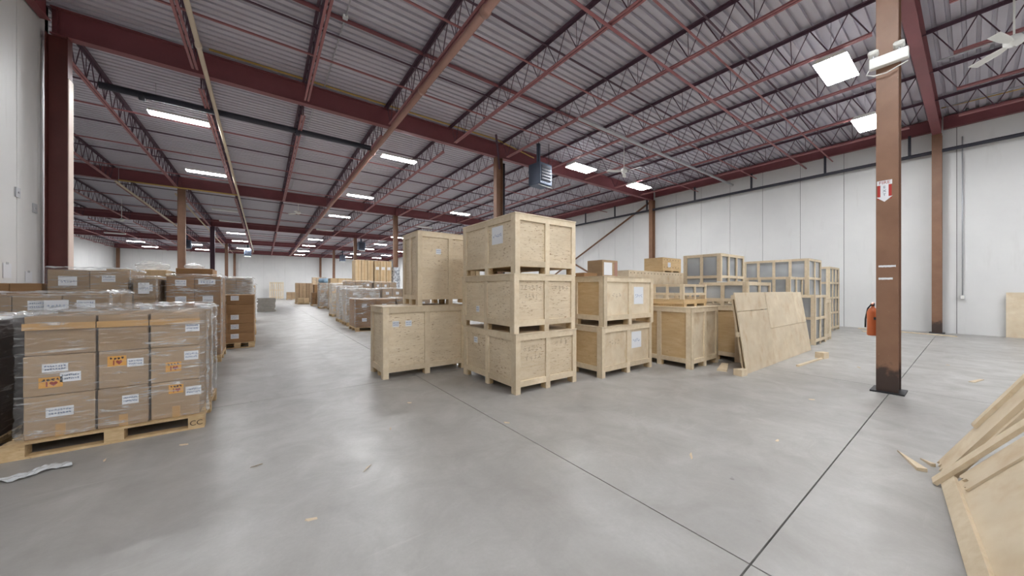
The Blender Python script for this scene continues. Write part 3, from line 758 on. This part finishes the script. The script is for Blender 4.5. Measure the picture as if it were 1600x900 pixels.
# ------------------------------------------------------------------ broken crate panels in the lower right corner
def lean(name, lab, loc, rz, slope): 
    t = thing(name, lab, 'broken panel', loc); t.rotation_mode = 'QUATERNION'
    t.rotation_quaternion = (Matrix.Rotation(rz, 4, 'Z') @ Matrix.Rotation(R(slope), 4, 'X')).to_quaternion(); return t
t = lean('crate_panel', 'broken crate panel with batten frame in lower right corner', (2.3, -.07, .012), R(6), 125)
def rough_board(parent, name, x0, x1, y0, y1, z0, z1, mat, seed, n=14, edge='y0', amp=.03):
    """board with a splintered edge"""
    rr = random.Random(seed); V = []
    lo, hi = [], []
    for k in range(n + 1):
        x = x0 + (x1 - x0) * k / n
        lo.append((x, y0 + (rr.uniform(0, amp) if edge == 'y0' else 0))); hi.append((x, y1 - (rr.uniform(0, amp) if edge == 'y1' else 0)))
    if edge == 'x1':
        lo[-1] = (x1 - amp, y0); hi[-1] = (x1, y1)
    pts = lo + hi[::-1]; m_ = len(pts)
    V = [(a, b, z0) for a, b in pts] + [(a, b, z1) for a, b in pts]
    F = [(i, (i + 1) % m_, (i + 1) % m_ + m_, i + m_) for i in range(m_)]
    for k in range(n):
        a, b, c_, d = k, k + 1, m_ - 2 - k, m_ - 1 - k
        F += [(a, d, c_, b), (a + m_, b + m_, c_ + m_, d + m_)]
    return mesh_obj(name, V, F, mat, parent)
bx(t, 'panel', 0, 1.8, .02, 1.0, -.004, .01, 'plywood_plain')
bx(t, 'batten', -.1, 1.86, 0, .1, -.03, -.005, 'pine')
bx(t, 'batten', 1.84, 1.95, -.03, 1.1, -.056, -.031, 'pine')
rough_board(t, 'board', 1.56, 1.83, .12, 1.0, -.018, -.005, 'plywood_plain', 4, edge='y0', amp=.06)
t = lean('splintered_board', 'splintered board leaning behind the broken crate panel', (4.32, .13, .01), R(6), 118)
rough_board(t, 'board', 0, .3, .0, 1.1, -.03, 0, 'plywood_plain', 9, 10, 'y0', .05)
bx(t, 'batten', -.04, .05, .02, 1.1, .0, .03, 'pine')
bx(t, 'batten', .22, .3, .42, 1.1, -.055, -.031, 'pine')
for k, (p, q, wd) in enumerate((((4.74, .42, 0), (4.37, .25, 0), .03), ((4.68, .28, 0), (4.56, .2, 0), .014))):
    p, q = Vector(p), Vector(q); d = (q - p); n_ = Vector((-d.y, d.x, 0)).normalized() * wd
    V = [p, q + n_, q - n_, p + Vector((0, 0, .01)), q + n_ + Vector((0, 0, .03)), q - n_ + Vector((0, 0, .025))]
    tag(mesh_obj('wood_shard', V, [(0, 2, 1), (3, 4, 5), (0, 1, 4, 3), (1, 2, 5, 4), (2, 0, 3, 5)], 'pine'),
        ('long pointed wood shard on the floor by the splintered board', 'short wood shard beside the long pointed shard')[k], 'wood shard')
crate('crate outside the picture that the broken panel leans on', 2.4, -1.64, 0, 1.9, .95, .85, R(6), 1, 1)

# ------------------------------------------------------------------ pallets, cartons and film
def pallet(lab, x, y, sx, sy, h=.145, detail=True, mark=None):
    if not detail:
        g = [boxgeo(0, sx, 0, sy, h - .03, h)] + [boxgeo(a, a + .1, b, b + .12, .02, h - .03) for a in (0, sx / 2 - .05, sx - .1) for b in (0, sy / 2 - .06, sy - .12)]
        g += [boxgeo(0, sx, b, b + .1, 0, .02) for b in (0, sy / 2 - .05, sy - .1)]
        return tag(multi('pallet', g, 'pallet_wood', loc=(x, y, 0)), lab, 'pallet', 'wooden pallets')
    c = thing('pallet', lab, 'pallet', (x, y, 0), 0, 'wooden pallets')
    n = 7; bw = sy / (n + (n - 1) * .35)
    for k in range(n): bx(c, 'deck_board', 0, sx, k * bw * 1.35, k * bw * 1.35 + bw, h - .02, h, 'pallet_wood')
    for a in (0, sx / 2 - .065, sx - .13):
        bx(c, 'stringer_board', a, a + .13, 0, sy, h - .04, h - .02, 'pallet_wood')
        for b in (0, sy / 2 - .06, sy - .12):
            k = bx(c, 'block', a, a + .13, b, b + .12, .02, h - .04, 'pallet_wood')
            if mark and a > sx * .7 and b == 0: text_part(k, 'stamp', mark, .075, (0, -.0615, 0), (R(90), 0, 0), 'dark_print')
    for b in (0, sy / 2 - .05, sy - .1): bx(c, 'bottom_board', 0, sx, b, b + .1, 0, .02, 'pallet_wood')
    return c
def film(lab, x0, x1, y0, y1, z0, z1, seed, mat='film', amp=.012, res=.09):
    rr = random.Random(seed); bm = bmesh.new()
    def grid(o, u, v, nu, nv):
        rows = [[bm.verts.new(o + u * (i / nu) + v * (j / nv)) for i in range(nu + 1)] for j in range(nv + 1)]
        for j in range(nv):
            for i in range(nu): bm.faces.new((rows[j][i], rows[j][i + 1], rows[j + 1][i + 1], rows[j + 1][i]))
    W, D, Hh = x1 - x0, y1 - y0, z1 - z0
    nw, nd_, nh = max(3, int(W / res)), max(3, int(D / res)), max(3, int(Hh / res))
    X, Y, Z = Vector((W, 0, 0)), Vector((0, D, 0)), Vector((0, 0, Hh)); O = Vector((-W / 2, -D / 2, 0))
    grid(O, X, Z, nw, nh); grid(O + X, Y, Z, nd_, nh); grid(O + X + Y, -X, Z, nw, nh); grid(O + Y, -Y, Z, nd_, nh); grid(O + Z, X, Y, nw, nd_)
    bmesh.ops.remove_doubles(bm, verts=bm.verts, dist=.0001); bm.normal_update()
    cc = Vector((0, 0, Hh / 2))
    for v in bm.verts:
        k = .5 if v.co.z < .02 else 1
        v.co += v.normal * (.006 + rr.uniform(0, amp)) * k
    for f in bm.faces: f.smooth = True
    me = bpy.data.meshes.new('film'); bm.to_mesh(me); bm.free(); me.materials.append(MATS[mat])
    return tag(link('stretch_film', me, None, ((x0 + x1) / 2, (y0 + y1) / 2, z0)), lab, 'stretch film', 'clear stretch film round pallet loads')
def carton(lab, x0, x1, y0, y1, z0, z1, mat='cardboard', group=None, tape=True, stick=(), side_tape=0):
    c = thing('carton', lab, 'carton', ((x0 + x1) / 2, (y0 + y1) / 2, z0), 0, group)
    a, b, h = (x1 - x0) / 2 - .003, (y1 - y0) / 2 - .003, z1 - z0 - .003
    bx(c, 'box', -a, a, -b, b, 0, h, mat, .006)
    if tape:
        bx(c, 'tape', -.03, .03, -b - .001, b + .001, h - .001, h + .001, 'tape')
        if side_tape: bx(c, 'tape', -.03, .03, -b - .0015, -b, 0, h * .3, 'tape')
    for u, v_, w_, h_, kind, sd in stick: sticker(c, 'front', -b - .001, -a + u, v_, w_, h_, kind, sd)
    return c
def plain_carton(lab, x0, x1, y0, y1, z0, z1, mat, group):
    g = .004 if y0 < 14 else .012
    return tag(link('carton', box_mesh(x1 - x0 - 2 * g, y1 - y0 - 2 * g, z1 - z0 - g, mat, .008), None, ((x0 + x1) / 2, (y0 + y1) / 2, (z0 + z1) / 2)), lab, 'carton', group)

LAYER = {1: ['only'], 2: ['bottom', 'top'], 3: ['bottom', 'middle', 'top'], 4: ['bottom', 'second', 'third', 'top'], 5: ['bottom', 'second', 'third', 'fourth', 'top'], 6: ['bottom', 'second', 'third', 'fourth', 'fifth', 'top']}
def fold(parent, name, pts, nrm, seed, wd=.05, mat='film_thick'):
    """crumpled ribbon of gathered film along an edge"""
    rr = random.Random(seed); V, F = [], []
    pts = [Vector(p) for p in pts]; nrm = Vector(nrm)
    n = max(4, int((pts[1] - pts[0]).length / .05))
    side = (pts[1] - pts[0]).normalized().cross(nrm)
    for k in range(n + 1):
        p = pts[0].lerp(pts[1], k / n)
        for q in (-1, -.4, .2, .9):
            V.append(p + side * q * wd * rr.uniform(.6, 1.1) + nrm * rr.uniform(.004, .03))
    for k in range(n):
        for q in range(3): F.append((k * 4 + q, k * 4 + q + 1, k * 4 + q + 5, k * 4 + q + 4))
    return mesh_obj(name, V, F, mat, parent, smooth=True)
def load(where, x0, x1, y0, y1, top, nx, ny, nz, mat='cardboard', film_mat_=None, detail=False, labels=False, seed=0, pal=True, base=0, jitter=.012, tape=True):
    rr = random.Random(seed + 100)
    zb = base
    if pal: pallet('pallet under the cartons ' + where, x0 - .012, y0 - .03, x1 - x0 + .024, y1 - y0 + .06, detail=detail); zb = .145
    dz = (top - zb) / nz
    aisle = nx - 1 if x1 < 1 else 0
    for k in range(nz):
        for i in range(nx):
            for j in range(ny):
                if j > 0 and i != aisle and k != nz - 1: continue
                xa, xb = x0 + (x1 - x0) * i / nx, x0 + (x1 - x0) * (i + 1) / nx; ya, yb = y0 + (y1 - y0) * j / ny, y0 + (y1 - y0) * (j + 1) / ny
                q = rr.uniform(0, jitter)
                cw = {1: [''], 2: ['left ', 'right '], 3: ['left ', 'middle ', 'right ']}.get(nx, [ORD[a] + ' ' for a in range(nx)])[i]
                lw = '' if nz == 1 else LAYER[nz][k] + '-layer '
                lab = (('rear ' if j else '') + cw + lw + 'carton ' + where).strip()
                grp = 'cartons ' + where
                z0, z1 = zb + k * dz, zb + (k + 1) * dz
                if detail:
                    st = ()
                    if labels and j == 0 and rr.random() < .6: st = (((xb - xa) * .3, dz * .4, .16, .12, 'text', rr.randint(0, 99)),)
                    carton(lab, xa, xb, ya + q, yb, z0, z1, mat, grp, tape, st)
                else:
                    o = plain_carton(lab, xa, xb, ya + q, yb, z0, z1, mat, grp)
                    if labels and j == 0 and rr.random() < .55:
                        w2 = (xb - xa) * .3; bx(o, 'label_sheet', -w2 / 2, w2 / 2, -(yb - ya - q) / 2 - .0, -(yb - ya - q) / 2 + .004, -.02, .1, 'paper')
    if film_mat_:
        f = film('stretch film wrapping the cartons ' + where, x0 - .004, x1 + .004, y0 - .012, y1 + .005, zb + .01, top + .012, seed, film_mat_)
        hx, hy, hz = (x1 - x0) / 2 + .01, (y1 - y0) / 2 + .01, top - zb + .01
        sx_ = 1 if aisle else -1
        if x1 < 1: sx_ = 1
        fold(f, 'film_fold', [(-hx, -hy, hz), (hx, -hy, hz)], (0, -.3, .9), seed, .05)
        fold(f, 'film_fold', [(sx_ * hx, -hy, hz), (sx_ * hx, hy, hz)], (sx_ * .5, 0, .8), seed + 1, .06)
        fold(f, 'film_fold', [(sx_ * hx, -hy + .05, 0), (sx_ * hx, -hy + .05, hz)], (sx_ * .6, -.1, 0), seed + 2, .06)
    return

# --- front left pallet, built carton by carton
pallet('wooden pallet with stamped blocks under the front wrapped cartons', -1.83, 4.95, 1.31, 1.2, mark='CC')
xs = [-1.735, -1.30, -.945, -.555]; zs = [.145, .53, .895, 1.255]
cn = ['left', 'centre', 'right']; rn = ['bottom', 'middle', 'top']
stk = {(0, 0): [(.14, .19, .13, .07, 'text', 1)], (1, 0): [(.17, .22, .09, .07, 'text', 2)], (2, 0): [(.14, .26, .09, .075, 'orange', 3), (.27, .22, .1, .075, 'text', 4)],
       (0, 1): [(.12, .22, .12, .06, 'text', 5), (.1, .08, .11, .075, 'orange', 6), (.22, .12, .1, .07, 'text', 7)], (1, 1): [(.07, .22, .1, .08, 'orange', 8), (.2, .2, .09, .065, 'text', 9)],
       (2, 1): [(.12, .11, .095, .08, 'orange', 10), (.26, .22, .09, .075, 'text', 11)], (0, 2): [], (1, 2): [], (2, 2): [(.27, .16, .09, .075, 'text', 12)]}
for k in range(3):
    for i in range(3):
        sh = [-.012, .0, .01][k] if i != 1 else 0
        c = carton('%s carton in the %s row on the front left wrapped pallet' % (cn[i], rn[k]), xs[i] + .006, xs[i + 1] - .006, 5.0 + [.0, -.008, .012][(i + k) % 3], 5.53, zs[k], zs[k + 1], 'cardboard', 'cartons on the front left pallet', True, [(u - w_ * .12, v_ - h_ * .12, w_ * 1.25, h_ * 1.25, kd, sd) for u, v_, w_, h_, kd, sd in stk[(i, k)]], k == 0)
        if k == 2: bx(c, 'tape_band', -(xs[i + 1] - xs[i]) / 2 + .004, (xs[i + 1] - xs[i]) / 2 - .004, -.2685 - [.0, -.004, .0][i] - .012, -.2675 - .012, .235, .295, 'tape')
        carton('back-row %s carton in the %s row on the front left wrapped pallet' % (cn[i], rn[k]), xs[i] + .006, xs[i + 1] - .006, 5.55, 6.08, zs[k], zs[k + 1], 'cardboard', 'cartons on the front left pallet')
f = film('shiny clear stretch film round the front left pallet load', -1.755, -.535, 4.972, 6.1, .16, 1.27, 5, 'film', .016, .06)
fold(f, 'film_fold', [(.63, -.5, 0), (.63, -.5, 1.1)], (.8, -.2, 0), 1, .05); fold(f, 'film_fold', [(.63, -.1, .05), (.63, -.1, 1.12)], (.8, 0, 0), 2, .12); fold(f, 'film_fold', [(.63, .35, .05), (.63, .35, 1.12)], (.8, 0, 0), 3, .14)
fold(f, 'film_fold', [(-.61, -.3, 1.12), (.61, -.3, 1.12)], (0, 0, 1), 4, .1); fold(f, 'film_fold', [(-.61, .1, 1.12), (.61, .1, 1.12)], (0, 0, 1.3), 5, .12); fold(f, 'film_fold', [(-.61, .5, 1.13), (.61, .5, 1.13)], (0, -.2, 1.6), 6, .08)
fold(f, 'film_fold', [(.6, -.55, 1.12), (.6, .55, 1.12)], (.3, 0, 1), 7, .07); fold(f, 'film_fold', [(-.61, -.55, 1.125), (.61, -.55, 1.125)], (0, 0, .6), 8, .03)
# dark load beside it
load('on the dark, film-wrapped pallet at the left picture edge', -3.1, -1.95, 5.1, 6.2, 1.22, 2, 1, 3, 'dark_brown', 'film', True, False, 1)
# second rank
load('behind the front left pallet', -2.9, -1.72, 7.0, 8.1, 1.43, 3, 2, 4, 'cardboard', 'film', True, True, 2)
load('right behind the front left pallet, low', -1.6, -.75, 7.1, 8.1, 1.0, 2, 2, 3, 'cardboard', 'film_thick', True, True, 3)
# third rank
load('against the left wall, third rank', -3.6, -2.95, 9.1, 10.2, 1.6, 2, 1, 4, 'cardboard_dark', None, True, False, 4)
load('in the third rank with big paper label', -2.87, -1.97, 9.0, 10.1, 1.83, 2, 2, 5, 'cardboard', 'film', True, True, 5)
load('in the narrow third-rank stack', -1.89, -1.61, 8.9, 9.9, 1.70, 1, 1, 4, 'cardboard', 'film', True, True, 6)
load('of the five-high stack at the aisle end of third rank', -1.52, -.72, 9.23, 10.3, 1.76, 2, 2, 5, 'cardboard_dark', 'film', True, True, 7)
for k, (x, z, w_, h_) in enumerate(((-2.75, 1.56, .2, .16), (-1.82, 1.42, .14, .2), (-1.06, 1.6, .26, .1), (-2.25, 1.22, .2, .14))):
    y = (8.985, 8.882, 9.212, 6.98)[k]
    o = thing('paper_label', ('large paper label on the third-rank stack by the wall', 'tall paper label on the narrow third-rank stack', 'long paper label near the top of the five-high stack', 'pale paper label on the stack behind the front pallet')[k], 'label', (x, y, z))
    bx(o, 'sheet', 0, w_, -.003, 0, 0, h_, 'paper'); scribble(o, 'print', 'front', -.0035, w_ * .1, h_ * .3, w_ * .8, h_ * .3, 5, k + 60, 'blue_ink', .006)
# fourth rank and further down the left of the aisle
load('behind the third rank near the maroon column', -2.95, -1.95, 11.9, 13.0, 1.98, 2, 1, 5, 'cardboard_pale', None, False, False, 8)
load('with the long carton on top, fourth rank', -1.9, -1.15, 12.6, 13.7, 2.07, 1, 1, 5, 'cardboard_dark', None, False, False, 9)
load('of the labelled stack by the aisle, fourth rank', -.88, -.2, 11.1, 12.2, 1.36, 1, 2, 5, 'cardboard_dark', None, True, True, 10)
load('in white film behind the labelled aisle stack', -1.0, -.28, 12.6, 13.7, 1.82, 2, 2, 4, 'cardboard', 'film_thick', False, True, 11)
load('in the fifth rank left of the aisle', -1.1, -.3, 15.3, 16.4, 1.5, 2, 2, 4, 'cardboard', 'film_thick', False, True, 12)
load('in the sixth rank left of the aisle', -1.2, -.3, 19.0, 20.1, 1.7, 2, 2, 4, 'cardboard', 'film', False, True, 13)
load('in the seventh rank left of the aisle', -1.3, -.4, 23.0, 24.1, 1.6, 2, 2, 4, 'cardboard_pale', 'film', False, True, 14)
t = thing('leaning_pallet', 'pallet boards leaning beside the aisle past the labelled stack', 'pallet', (-.22, 13.9, 0)); t.rotation_euler = (0, -.1, 0)
for k in range(6): bx(t, 'board', 0, .02, .18 * k, .18 * k + .11, 0, 1.05, 'pallet_wood')
for zz in (.05, .5, .92): bx(t, 'cross_board', -.07, -.001, 0, 1.0, zz, zz + .09, 'pallet_wood')
# lumpy plastic bags on the back stacks
def bag(lab, x, y, z, sx, sy, sz, seed, mat='film_thick'):
    bm = bmesh.new(); bmesh.ops.create_icosphere(bm, subdivisions=3, radius=1); rr = random.Random(seed)
    for v in bm.verts:
        n_ = v.co.normalized(); k = 1 + .16 * math.sin(5 * n_.x + seed) * math.cos(4 * n_.y) + rr.uniform(-.04, .04)
        v.co = Vector((n_.x * sx * k, n_.y * sy * k, max(-.75, n_.z * k) * sz + .75 * sz))
    for f in bm.faces: f.smooth = True
    me = bpy.data.meshes.new('bag'); bm.to_mesh(me); bm.free(); me.materials.append(MATS[mat])
    return tag(link('plastic_bag', me, None, (x, y, z)), lab, 'plastic bag')
bag('pale plastic bag on the pale stack behind the third rank', -2.3, 12.4, 1.98, .3, .3, .14, 3)
bag('small translucent plastic bag on the long carton stack', -1.6, 13.2, 2.07, .22, .25, .1, 8)
# grey bundle far down the aisle
t = thing('grey_bundle', 'low grey bundle of layered sheets far down the aisle', 'bundle', (-.35, 28.4, 0))
for k in range(9): bx(t, 'sheet_layer', random.uniform(-.04, .04), 1.0 + random.uniform(-.05, .05), random.uniform(0, .05), .9, .1 * k + .004, .1 * k + .096, 'grey_bundle', .01)

# --- right of the aisle, behind the crates
load('on the nearest pallet behind the low crate', 2.62, 4.0, 12.9, 14.0, 1.14, 2, 2, 2, 'cardboard_dark', 'film', True, True, 20)
load('on the pallet beside the bubble wrap', 4.1, 5.4, 12.9, 14.0, 1.16, 2, 2, 2, 'cardboard', 'film', False, True, 21)
load('in white film, second rank right of the aisle', 2.72, 4.0, 15.0, 16.1, 1.5, 2, 2, 3, 'cardboard', 'film_thick', False, True, 22)
load('in the second rank behind the tall crate', 4.1, 5.4, 15.0, 16.1, 1.52, 3, 1, 3, 'cardboard', 'film', False, True, 23)
load('in white film, third rank right of the aisle', 2.76, 3.7, 16.8, 17.8, 1.62, 2, 2, 3, 'cardboard', 'film_thick', False, False, 24)
load('with white labels in the fourth rank, left stack', 3.3, 4.5, 18.3, 19.4, 1.9, 3, 2, 4, 'cardboard', 'film', False, True, 25)
load('with white labels in the fourth rank, right stack', 4.6, 5.75, 18.3, 19.4, 1.86, 3, 1, 4, 'cardboard', 'film', False, True, 26)
load('in white film, fifth rank right of the aisle', 3.0, 4.1, 20.6, 21.7, 1.8, 2, 2, 4, 'cardboard_pale', 'film_thick', False, True, 27)
load('under the tall pale cartons, left', 4.85, 6.05, 24, 25.2, 1.9, 3, 1, 3, 'cardboard_pale', None, False, True, 28)
load('under the tall pale cartons, right', 6.15, 7.2, 24, 25.2, 1.9, 3, 1, 3, 'cardboard_pale', None, False, True, 29)
for k in range(6):
    xa = 4.85 + .382 * k + (.06 if k > 2 else 0)
    o = plain_carton('%s tall pale upright carton from the left, high above the pallets' % ORD[k], xa, xa + .378, 24.0, 25.1, 1.9, 3.45, 'cardboard_pale', 'tall upright pale cartons')
    bx(o, 'tape', -.015, .015, -.548, -.546, -.77, .77, 'tape'); 
    if k > 2: bx(o, 'label_sheet', -.1, .1, -.548, -.546, .15, .35, 'paper')
load('in the long brown row far right of the aisle', 3.85, 6.3, 27.2, 28.4, 2.3, 5, 1, 4, 'cardboard_pale', None, False, False, 30)
load('under the blue wrapped bundle', 3.5, 4.4, 30.2, 31.2, 1.95, 2, 1, 4, 'cardboard', 'film_thick', False, False, 31)
o = bag('blue wrapped bundle on a far stack right of the aisle', 3.95, 30.7, 2.02, .45, .4, .22, 5, 'blue_wrap')
load('on the two-layer pallet far down the aisle', 3.5, 4.75, 35.2, 36.3, 1.2, 4, 1, 2, 'cardboard_dark', None, False, False, 32)
load('of tall upright cartons at the far aisle corner', 2.65, 4.2, 41.2, 42.4, 2.15, 5, 1, 1, 'cardboard', None, False, False, 33)
load('beside the tall upright cartons at the far aisle corner', 4.3, 6.0, 41.2, 42.4, 2.0, 5, 1, 2, 'cardboard_dark', None, False, False, 34)
load('on the low pallet in front of the far corner', 2.75, 3.7, 39.6, 40.6, .62, 2, 1, 1, 'cardboard_pale', None, False, False, 35)
load('wrapped high on the far corner stack', 4.5, 5.9, 44.5, 45.6, 2.85, 4, 1, 3, 'cardboard_pale', 'film', False, False, 36)
# slatted timber stack at the far wall
t = thing('timber_stack', 'pale slatted timber frame standing against the far wall', 'timber frame', (.7, 63.2, 0))
for k in range(7): bx(t, 'slat', .27 * k, .27 * k + .16, 0, .04, 0, 2.6, 'pine')
for zz in (.2, 1.3, 2.4): bx(t, 'cross_rail', 0, 1.8, .041, .1, zz, zz + .14, 'pine')
load('of low boxes at the far wall left of the far corner', 2.6, 3.8, 57, 58, 1.1, 2, 1, 2, 'cardboard', None, False, False, 37)

# silver bubble wrap round a column
V, F = [], []; n, mz = 24, 30
rr = random.Random(4)
for j in range(mz + 1):
    for k in range(n):
        a = 2 * math.pi * k / n; r = .30 + .02 * math.sin(3 * a + j * .7) + rr.uniform(-.012, .012)
        V.append((r * math.cos(a), r * math.sin(a) * .9, 3.05 * j / mz))
for j in range(mz):
    for k in range(n): F.append((j * n + k, j * n + (k + 1) % n, (j + 1) * n + (k + 1) % n, (j + 1) * n + k))
tag(mesh_obj('bubble_wrap', V, F, 'bubble_wrap', loc=(GX[2], GY[2], 0), smooth=True), 'silver bubble wrap sleeve round a column behind the tall crate', 'bubble wrap')

# cartons on top of the two-high crate stack
c = carton('brown carton with white print on the two-high crate stack', 5.5, 6.0, 4.42, 4.82, 1.73, 2.1, 'cardboard', None, True)
bx(c, 'label_sheet', -.2, .06, -.2, -.198, .06, .32, 'paper'); bx(c, 'label_sheet', .14, .22, -.2, -.198, .05, .33, 'rust_pipe')
carton('flat brown carton lying behind the white-print carton', 5.05, 5.45, 4.5, 4.9, 1.73, 1.83, 'cardboard_dark', None, False)

# ------------------------------------------------------------------ litter on the floor
bm = bmesh.new(); rr = random.Random(2)
bmesh.ops.create_grid(bm, x_segments=14, y_segments=5, size=.5)
for v in bm.verts: v.co = Vector((v.co.x * .36, v.co.y * .12 + .03 * math.sin(v.co.x * 9), .004 + rr.uniform(0, .022)))
me = bpy.data.meshes.new('scrap'); bm.to_mesh(me); bm.free(); me.materials.append(MATS['rubbish_film'])
tag(link('plastic_scrap', me, None, (-1.5, 4.52, .002), (0, 0, .35)), 'crumpled clear plastic scrap on the floor before the front pallet', 'plastic scrap')
chips = [(-.62, 4.5), (-1.12, 4.5), (.7, 3.0), (.25, 2.55), (.1, 1.9), (1.1, 3.7), (6.0, 1.3), (4.1, 1.15), (1.55, 4.4), (10.9, .3), (9.2, 1.3), (2.2, 3.1), (-.05, 3.6), (3.1, 1.5)]
for k, (x, y) in enumerate(chips):
    L, a = rr.uniform(.03, .07), rr.uniform(0, 3)
    V = [(-L, 0, 0), (L, .006, 0), (L * .3, .016, 0), (-L * .8, -.01, .008), (L * .9, .0, .008)]
    tag(mesh_obj('wood_chip', V, [(0, 1, 2), (0, 3, 4, 1), (1, 4, 2), (4, 3, 2), (3, 0, 2)], 'pine', None, (x, y, .001), (0, 0, a)), 'tiny wood chip lying on the concrete floor', 'wood chip', 'wood chips on the floor')
